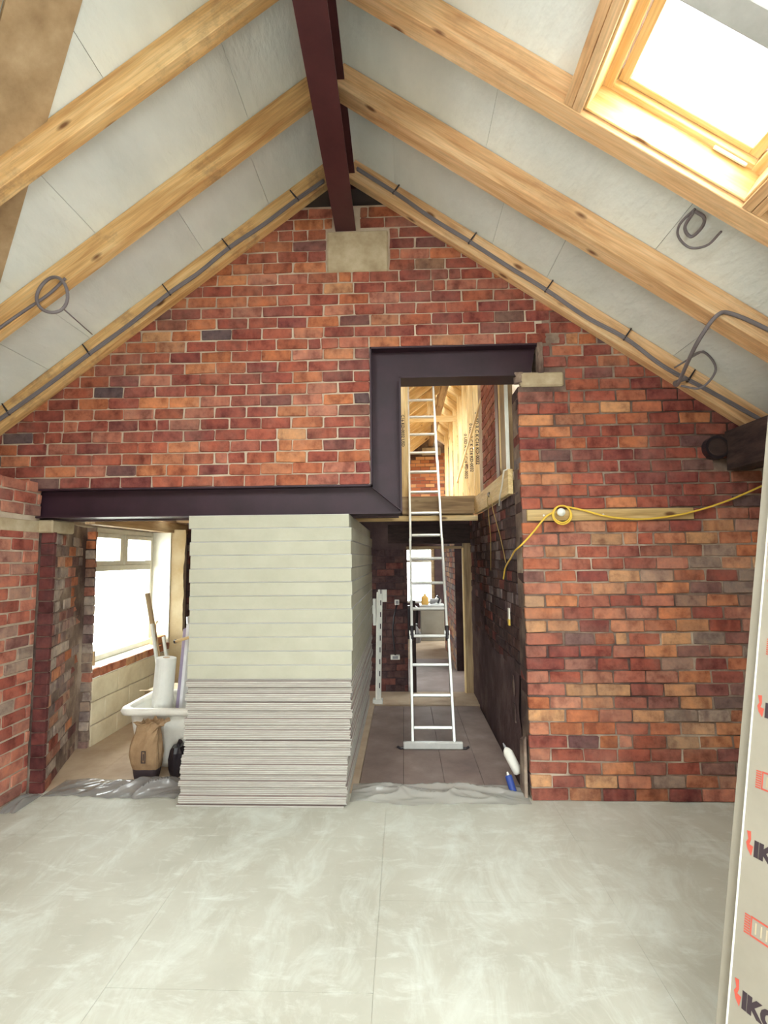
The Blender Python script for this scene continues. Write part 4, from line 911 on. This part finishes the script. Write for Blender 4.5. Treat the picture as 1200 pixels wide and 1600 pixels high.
# ------------------------------------------------------------------ polythene along the edges of the slab
def crumple(name, x0, x1, y0, y1, hgt, sd, label, mat, nu=110, nv=34, ang=0.5):
    """loose sheet: slanting creases running into one another, ragged outline, flat where it meets the slab"""
    ca, sa = math.cos(ang), math.sin(ang)
    def f(u, v):
        rag = 0.14*noise.noise(Vector((u*4+sd, 0, sd))) + 0.06*noise.noise(Vector((u*15+sd, 3, sd)))
        vv = v*(1+0.6*rag) - 1.1*rag
        x = x0+(x1-x0)*u; y = y0+(y1-y0)*vv
        a_ = x*ca + y*sa; b_ = -x*sa + y*ca                     # along and across the creases
        env = math.sin(math.pi*min(1.0, max(0.0, v)))**0.7 * min(1.0, 7*u, 7*(1-u))**0.7
        r1 = 1-abs(2*noise.noise(Vector((a_*2.2+sd, b_*8.5, sd)))); r2 = 1-abs(2*noise.noise(Vector((a_*5+sd, b_*17, 4+sd))))
        big = 0.35+0.65*max(0.0, 0.5+0.9*noise.noise(Vector((x*3.1+sd, y*2, 9+sd))))
        z = 0.004 + hgt*env*big*(0.15 + 0.75*max(0, r1)**2.5 + 0.22*max(0, r2)**2)
        return (x, y, z)
    o = MB().grid(f, nu, nv).build(name, mat, smooth=True)
    return tag(o, label, 'sheet')
crumple('polythene_sheet', -2.66, -1.66, 0.0, 0.29, 0.11, 1.3, 'crumpled grey polythene along the slab edge in the left bay', 'sheet_dark', ang=0.55)
crumple('polythene_sheet', -0.40, 0.87, -0.05, 0.25, 0.075, 5.2, 'crumpled dusty polythene across the passage threshold', 'sheet', ang=-0.18)
crumple('polythene_scrap', -2.79, -2.67, -0.24, 0.04, 0.08, 9.1, 'scrap of dark polythene at the foot of the left wall', 'sheet_dark', 24, 24, 1.2)

# ------------------------------------------------------------------ passage: upright, socket boxes, tubes, debris
up_ = thing('slotted_upright', (-0.33, 2.52, -0.02), 'white slotted metal upright standing behind the board stack', 'upright')
timber('channel', (-0.315, 2.52, -0.02), (-0.285, 2.52, 1.33), 0.045, 0.055, 'white_paint', up_, up=(1, 0, 0))
timber('bright_flange', (-0.345, 2.505, 0.02), (-0.320, 2.505, 1.30), 0.05, 0.016, 'highlight_and_flange', up_, up=(1, 0, 0))
for k in range(9): MB().box((-0.309+k*0.0033, 2.494, 0.16+k*0.14), (-0.297+k*0.0033, 2.498, 0.22+k*0.14)).build('slot', 'dark_print', up_)
MB().box((-0.265, 2.50, 1.18), (-0.205, 2.53, 1.33)).build('top_bracket', 'white_paint', up_, bevel=0.003)
MB().box((-0.375, 2.49, 0.90), (-0.340, 2.53, 1.22)).build('side_bracket', 'white_paint', up_, bevel=0.003); MB().box((-0.395, 2.49, 1.04), (-0.372, 2.52, 1.14)).build('side_hook', 'white_paint', up_, bevel=0.003)
MB().box((-0.385, 2.47, -0.022), (-0.265, 2.57, 0.03)).build('foot', 'white_paint', up_, bevel=0.004)
def small_box(name, loc, size, mat, label, cat='box'):
    o = thing(name, loc, label, cat); x, y, z = loc; a, b, c = size
    MB().box((x-a/2, y-b/2, z-c/2), (x+a/2, y+b/2, z+c/2)).build('back_box', mat, o, bevel=0.004)
    MB().box((x-a*0.3, y-b/2-0.004, z-c*0.3), (x+a*0.3, y-b/2+0.002, z+c*0.3)).build('cover', 'grey_bag', o)
    return o
small_box('socket_box', (-0.09, 3.045, 1.13), (0.06, 0.04, 0.07), 'white_plastic', 'small white socket box high on the dark brick wall')
small_box('socket_box', (-0.12, 3.045, 0.42), (0.12, 0.045, 0.06), 'white_plastic', 'small white socket box low on the dark brick wall')
tag(MB().tube([(-0.09, 3.02, 1.10), (-0.13, 3.018, 0.95), (-0.15, 3.018, 0.75), (-0.13, 3.018, 0.55), (-0.12, 3.02, 0.45)], 0.011, 8).build('wall_cable', 'black_plastic', smooth=True), 'black cable joining the two socket boxes on the dark wall', 'cable')
def tubey(name, p0, p1, prof, label, mat, nozzle_mat, cat='tube'):
    o = thing(name, p0, label, cat); p0 = Vector(p0); p1 = Vector(p1); d = p1-p0
    MB().tube([p0 + d*t for t, r in prof], [r for t, r in prof], 16).build('barrel', mat, o, smooth=True)
    MB().tube([p1, p1 + d*0.18], [0.011, 0.005], 10).build('nozzle', nozzle_mat, o)
    return o
tubey('plastic_bottle', (0.855, 0.27, 0.075), (0.775, 0.36, 0.235), [(0, 0.02), (0.06, 0.036), (0.8, 0.038), (0.93, 0.026), (1, 0.012)], 'white plastic bottle lying against the foot of the passage wall', 'white_plastic', 'grey_bag', 'bottle')
tubey('sealant_tube', (0.785, 0.135, -0.01), (0.755, 0.175, 0.105), [(0, 0.024), (0.04, 0.026), (0.96, 0.026), (1, 0.02)], 'blue sealant cartridge with white nozzle at the passage threshold', 'blue', 'white_plastic')
sl = thing('stone_slab', (0.875, 0.06, 0), 'flat grey stone slab propped against the pier corner', 'slab')
MB().hexa([(0.842, 0.04, -0.02), (0.868, 0.04, -0.02), (0.868, 0.20, -0.02), (0.842, 0.20, -0.02)], [(0.850, 0.05, 0.40), (0.872, 0.05, 0.43), (0.872, 0.18, 0.38), (0.850, 0.18, 0.37)]).build('slab_body', 'mortar_mid', sl, bevel=0.006)
MB().box((0.846, 0.06, -0.021), (0.87, 0.18, 0.02)).build('mortar_foot', 'mortar_dark', sl)
for k, (y, z, a, b) in enumerate([(0.42, 0.40, 0.06, 0.14), (0.44, 0.60, 0.05, 0.16)]):
    MB().hexa([(0.870, y, z), (0.882, y, z), (0.882, y+a, z), (0.870, y+a, z)], [(0.872, y+0.02, z+b), (0.882, y+0.02, z+b), (0.882, y+a+0.03, z+b), (0.872, y+a+0.03, z+b)]).build('torn_plaster', 'mortar_mid', wp, bevel=0.003)
tg = thing('cable_tag', (0.875, 0.52, 1.2), 'white and yellow tag on the dark passage wall', 'tag')
MB().box((0.862, 0.50, 1.20), (0.872, 0.545, 1.29)).build('card', 'white_plastic', tg); MB().box((0.860, 0.50, 1.15), (0.872, 0.545, 1.20)).build('yellow_end', 'yellow', tg)
tag(MB().tube([(0.866, 0.375, 2.425), (0.838, 0.40, 2.42), (0.838, 0.50, 2.31), (0.838, 0.60, 2.24), (0.845, 0.70, 2.16)], 0.007, 6).build('white_string', 'white_plastic', smooth=True), 'white string hanging over the ledger board', 'string')
for k, pts in enumerate([[(0.836, 1.20, 2.31), (0.834, 1.24, 2.28), (0.838, 1.22, 2.15), (0.862, 1.27, 1.9), (0.872, 1.38, 1.58)], [(0.836, 1.16, 2.32), (0.834, 1.02, 2.26), (0.840, 0.98, 2.15), (0.865, 0.80, 1.9), (0.868, 0.66, 1.74), (0.868, 0.60, 1.66)]]):
    tag(MB().tube(pts, 0.0035, 6).build('hanging_wire', 'yellow_dull', smooth=True), ('thin yellow wire dropping straight from the ledger board' if k == 0 else 'thin yellow wire slanting from the ledger towards the pier'), 'wire')

# ------------------------------------------------------------------ far room furniture
bx_ = thing('white_chest', (0.6, 7.5, -0.05), 'pale chest in front of the far window', 'chest')
MB().box((0.36, 7.3, -0.05), (0.86, 7.8, 0.66)).build('carcass', 'board_face', bx_, bevel=0.008); MB().box((0.34, 7.28, 0.66), (0.88, 7.82, 0.70)).build('lid', 'pir_foil', bx_, bevel=0.006)
jg = thing('jug', (0.46, 7.5, 0.70), 'yellow plastic jug on the pale chest', 'jug')
MB().rings([rrect(0.46, 7.5, a, a*0.8, a*0.4, z, 4) for z, a in ((0.70, 0.07), (0.72, 0.078), (0.84, 0.078), (0.88, 0.05), (0.90, 0.025))], True, True).build('jug_body', 'orange_jug', jg, smooth=True); MB().tube([(0.46, 7.5, 0.90), (0.46, 7.5, 0.93)], 0.025, 12).build('cap', 'orange_jug', jg)
tl = thing('power_tool', (0.66, 7.5, 0.70), 'dark power tool resting on the pale chest', 'tool')
MB().tube([(0.57, 7.5, 0.765), (0.76, 7.5, 0.78)], [0.06, 0.05], 12).build('motor', 'grey_bag', tl); MB().tube([(0.74, 7.45, 0.73), (0.78, 7.45, 0.83), (0.72, 7.45, 0.89)], 0.022, 8).build('grip', 'black_plastic', tl); MB().tube([(0.74, 7.46, 0.78), (0.74, 7.54, 0.78)], 0.075, 16).build('guard', 'alu', tl)
rb_ = thing('rubble_bag', (0.28, 7.1, -0.05), 'grey rubble bag on the floor beside the pale chest', 'sack')
lo = [[(0.24+0.12*s*(1+0.25*noise.noise(Vector((math.cos(a)*2, math.sin(a)*2, z*5))))*math.cos(a), 7.1+0.11*s*math.sin(a), z) for a in [2*math.pi*i/16 for i in range(16)]] for (z, s) in ((-0.051, 0.8), (0.05, 1.0), (0.16, 0.9), (0.25, 0.5), (0.30, 0.2))]
MB().rings(lo, True, True).build('sack_body', 'grey_bag', rb_); MB().tube([(0.24, 7.1, 0.29), (0.25, 7.1, 0.34)], [0.02, 0.035], 8).build('neck', 'grey_bag', rb_)
db = thing('dark_bin', (0.16, 7.6, -0.05), 'black bin standing left of the pale chest', 'bin')
MB().rings([rrect(0.17, 7.7, a, a, a*0.4, z, 4) for z, a in ((-0.051, 0.12), (0.55, 0.15))], True, True).build('bin_body', 'black_plastic', db); MB().rings([rrect(0.17, 7.7, a, a, a*0.4, z, 4) for z, a in ((0.55, 0.16), (0.60, 0.16), (0.66, 0.08))], True, True).build('bin_lid', 'black_plastic', db)

# ------------------------------------------------------------------ yellow festoon cable with its lamp
yc = thing('festoon_lamp', (1.154, -0.05, 2.02), 'yellow temporary lighting cable with a white lamp on the pier batten', 'cable')
cy = -0.03
coil = lambda r, dz, ph: [(1.160+r*math.cos(a+ph), cy-0.010+0.004*math.sin(3*a), 2.012+dz+r*math.sin(a+ph)) for a in [2*math.pi*i/40 for i in range(40)]]
MB().tube(coil(0.068, 0.0, 0), 0.0058, 8, closed=True).build('coil', 'yellow', yc, smooth=True); MB().tube(coil(0.061, 0.006, 1), 0.0058, 8, closed=True).build('coil', 'yellow', yc, smooth=True)
def smooth_path(P, n=8):
    P = [Vector(p) for p in P]; Q = [P[0]*2-P[1]] + P + [P[-1]*2-P[-2]]; out = []
    for i in range(1, len(Q)-2):
        for k in range(n):
            t = k/n; a, b, c, d = Q[i-1], Q[i], Q[i+1], Q[i+2]
            out.append(0.5*((2*b) + (c-a)*t + (2*a-5*b+4*c-d)*t*t + (3*b-a-3*c+d)*t**3))
    return out + [P[-1]]
MB().tube(smooth_path([(1.16, cy, 2.08), (1.30, cy, 2.050), (1.50, cy, 1.995), (1.72, cy, 1.975), (1.95, cy, 1.995), (2.17, cy, 2.043), (2.40, cy, 2.12), (2.62, cy, 2.215)]), 0.0068, 8).build('cable_run', 'yellow', yc, smooth=True)
MB().tube(smooth_path([(1.095, cy, 2.03), (1.04, cy, 1.995), (0.95, cy, 1.89), (0.865, cy, 1.80), (0.84, 0.10, 1.755), (0.86, 0.35, 1.70), (0.868, 0.62, 1.62), (0.868, 0.72, 1.52)]), 0.0068, 8).build('cable_tail', 'yellow', yc, smooth=True)
lo = []
for i in range(9):
    a = math.pi*i/8; lo.append([(1.142+0.030*math.sin(a)*math.cos(q), cy-0.050-0.030*math.cos(a), 2.028+0.030*math.sin(a)*math.sin(q)) for q in [2*math.pi*j/16 for j in range(16)]])
MB().rings(lo, False, False).build('bulb', 'bulb', yc, smooth=True)
MB().tube([(1.142, cy-0.022, 2.028), (1.142, -0.012, 2.028)], 0.018, 12).build('lamp_holder', 'yellow', yc)

# ------------------------------------------------------------------ grey cables clipped to the rafters
CY = -0.084
def clip(par, x, z, nrm, ln=0.09):
    n_ = Vector((nrm.x, 0, nrm.z)); p = Vector((x, -0.080, z))
    tt = Vector((-n_.z, 0, n_.x))
    q0 = p - n_*0.025; q1 = p + n_*ln
    MB().hexa([q0-tt*0.006, q0+tt*0.006, q0+tt*0.006+Vector((0, -0.016, 0)), q0-tt*0.006+Vector((0, -0.016, 0))], [q1-tt*0.004, q1+tt*0.004, q1+tt*0.004+Vector((0, -0.006, 0)), q1-tt*0.004+Vector((0, -0.006, 0))]).build('clip', 'black_plastic', par)
cr1 = thing('rafter_cable', (0.5, CY, 4.1), 'pair of grey cables clipped along the right rafter against the gable', 'cable')
R_ = [(-0.32, 4.735), (0.0, 4.505), (0.26, 4.30), (0.54, 4.105), (0.82, 3.90), (1.10, 3.705), (1.38, 3.49), (1.66, 3.318), (1.92, 3.10), (2.20, 2.93), (2.62, 2.665)]
def off_r(x): return zr(x)
MB().tube(smooth_path([(x, CY, max(z, off_r(x)+0.03)) for x, z in R_]), 0.011, 8).build('sheath', 'grey_cable', cr1, smooth=True)
MB().tube(smooth_path([(x, CY-0.004, max(z-0.018, off_r(x)+0.008)) for x, z in R_]), 0.008, 8).build('sheath', 'grey_cable', cr1, smooth=True)
for x, z in ((-0.03, 4.53), (0.54, 4.105), (1.10, 3.705), (1.66, 3.318), (2.10, 2.99)): clip(cr1, x, z, NR)
cl1 = thing('rafter_cable', (-1.5, CY, 3.9), 'pair of grey cables clipped along the left rafter against the gable', 'cable')
L_ = [(-0.58, 4.645), (-0.80, 4.49), (-1.05, 4.30), (-1.31, 4.125), (-1.55, 3.925), (-1.78, 3.765), (-2.08, 3.525), (-2.385, 3.30), (-2.70, 3.06), (-3.0, 2.845), (-3.18, 2.72)]
MB().tube(smooth_path([(x, CY, max(z, zl(x)+0.03)) for x, z in L_]), 0.011, 8).build('sheath', 'grey_cable', cl1, smooth=True)
MB().tube(smooth_path([(x, CY-0.004, max(z-0.02, zl(x)+0.008)) for x, z in L_]), 0.008, 8).build('sheath', 'grey_cable', cl1, smooth=True)
for x, z in ((-0.79, 4.50), (-1.32, 4.12), (-1.78, 3.765), (-2.39, 3.30), (-3.0, 2.845)): clip(cl1, x, z, NL)
# hoop on the second left rafter
hp = thing('cable_hoop', (-2.19, -0.82, 3.36), 'grey cable coiled in a hoop on the second left rafter', 'cable')
MB().tube([(-2.165+0.098*math.cos(a), -0.822-0.01*math.sin(2*a), 3.365+0.115*math.sin(a)) for a in [2*math.pi*i/36 for i in range(36)]], 0.010, 8, closed=True).build('hoop', 'grey_cable', hp, smooth=True)
MB().tube(smooth_path([(-2.09, -0.815, 3.475), (-2.20, -0.813, 3.37), (-2.40, -0.812, 3.235), (-2.75, -0.812, 2.985)]), 0.009, 8).build('tail', 'grey_cable', hp, smooth=True)
MB().tube([(-2.10, -0.815, 3.28), (-2.36, -0.10, 3.44)], 0.004, 6).build('drop_wire', 'grey_cable', hp, smooth=True)
# loop between the two right rafters
lp = thing('cable_loop', (1.9, -0.5, 2.95), 'thick grey cable loop drooping between the two right rafters', 'cable')
MB().tube(smooth_path([(2.45, -0.872, 2.80), (2.15, -0.872, 2.985), (1.93, -0.872, 3.10), (1.845, -0.86, 3.10), (1.80, -0.74, 3.0), (1.85, -0.50, 2.93), (1.90, -0.30, 2.88), (1.97, -0.14, 2.95), (2.08, -0.10, 2.99)]), 0.012, 8).build('sheath', 'grey_cable', lp, smooth=True)
MB().tube(smooth_path([(2.02, -0.12, 2.93), (2.14, -0.16, 2.90), (2.20, -0.24, 3.00), (2.10, -0.30, 3.10), (1.98, -0.34, 3.06), (1.96, -0.28, 2.98)]), 0.008, 8).build('small_coil', 'grey_cable', lp, smooth=True)
MB().tube(smooth_path([(1.96, -0.16, 3.05), (2.10, -0.30, 3.12), (2.25, -0.50, 3.14)]), 0.006, 6).build('spare_end', 'grey_cable', lp, smooth=True)
# little hoop on the membrane under the skylight
hk = thing('membrane_hoop', (1.57, -1.15, 3.45), 'small grey cable hook hanging from the membrane below the skylight', 'cable')
MB().tube(smooth_path([(1.532, -1.234, 3.490), (1.537, -1.135, 3.468), (1.586, -1.103, 3.434), (1.593, -1.191, 3.429), (1.572, -1.247, 3.444), (1.536, -1.238, 3.486)]), 0.0085, 8).build('ring', 'grey_cable', hk, smooth=True)
MB().tube(smooth_path([(1.536, -1.236, 3.500), (1.512, -1.136, 3.487), (1.543, -1.059, 3.464), (1.615, -1.035, 3.414), (1.664, -1.109, 3.379), (1.667, -1.225, 3.378)]), 0.0065, 8).build('hook', 'grey_cable', hk, smooth=True)

# ------------------------------------------------------------------ printed boards leaning at the right
P0 = Vector((0.900, -2.049, 0.0)); hB = Vector((-0.3746, 0.9272, 0)); al = 0.2287; mB = Vector((0.9272, 0.3746, 0)); eB = Vector((0, 0, math.cos(al))) + mB*math.sin(al)
nB = (-hB).cross(eB).normalized()
Bm = Matrix(((-hB.x, -nB.x, eB.x, P0.x), (-hB.y, -nB.y, eB.y, P0.y), (-hB.z, -nB.z, eB.z, P0.z), (0, 0, 0, 1)))   # local x towards the near end, y away from the camera, z up the board
ba = thing('leaning_board', P0, 'rear one of two pale insulation boards leaning at the right, its edge showing', 'board')
MB().box((0, 0.0, 0.012), (1.2, 0.05, 2.40)).build('core', 'board_face', ba, bevel=0.002, matrix=Bm); MB().box((0.0, 0.0505, 0.012), (1.2, 0.0525, 2.40)).build('back_facing', 'pir_foil', ba, matrix=Bm)
bf = thing('leaning_board', P0, 'front pale insulation board at the right, printed with red and black logos', 'board')
MB().box((0.048, -0.022, 0.012), (1.25, -0.001, 2.40)).build('core', 'board_face', bf, bevel=0.001, matrix=Bm)
MB().box((0.0475, -0.0232, 0.012), (0.053, -0.0222, 2.40)).build('edge_highlight', 'highlight_and_flange', bf, matrix=Bm)  # pale strip paints in the highlight along the foil edge
yF = -0.0226
def on_board(x, z): return Bm @ Matrix.Translation((x, yF, z)) @ Matrix.Rotation(math.radians(90), 4, 'X')
lt = text_mesh('IKO', 0.060, 0.0035)
for k in range(5):
    z = 0.372 + k*0.42
    place('logo_lettering', lt, 'black_ink', bf, on_board(0.088, z))
    a = MB()                                          # red hooked arrow in front of the letters
    a.prism([(0.064, z+0.062), (0.076, z+0.064), (0.078, z+0.040), (0.074, z+0.026), (0.086, z+0.024), (0.082, z-0.004), (0.070, z+0.010), (0.064, z+0.028), (0.070, z+0.040)], 1, yF-0.0008, yF)
    a.build('logo_arrow', 'red_ink', bf, matrix=Bm)
    q = z + 0.198; r = MB(); x0, x1, z0, z1 = 0.078, 0.27, q, q+0.055
    fr_ = MB().box((x0+0.018, yF-0.0008, z0), (x1, yF, z0+0.005)).box((x0+0.018, yF-0.0008, z1-0.005), (x1, yF, z1)).box((x0+0.018, yF-0.0008, z0+0.005), (x0+0.022, yF, z1-0.005)).box((x1-0.004, yF-0.0008, z0+0.005), (x1, yF, z1-0.005))
    fr_.build('red_frame', 'red_ink', bf, matrix=Bm)
    for j in range(8): MB().box((x0, yF-0.0008, z0+j*0.007), (x0+0.016, yF, z0+j*0.007+0.004)).build('red_bar', 'red_ink', bf, matrix=Bm)
    for j in range(9): MB().box((x0+0.032+j*0.016, yF-0.0008, z0+0.012), (x0+0.036+j*0.016, yF, z0+0.043)).build('small_print', 'stone', bf, matrix=Bm)
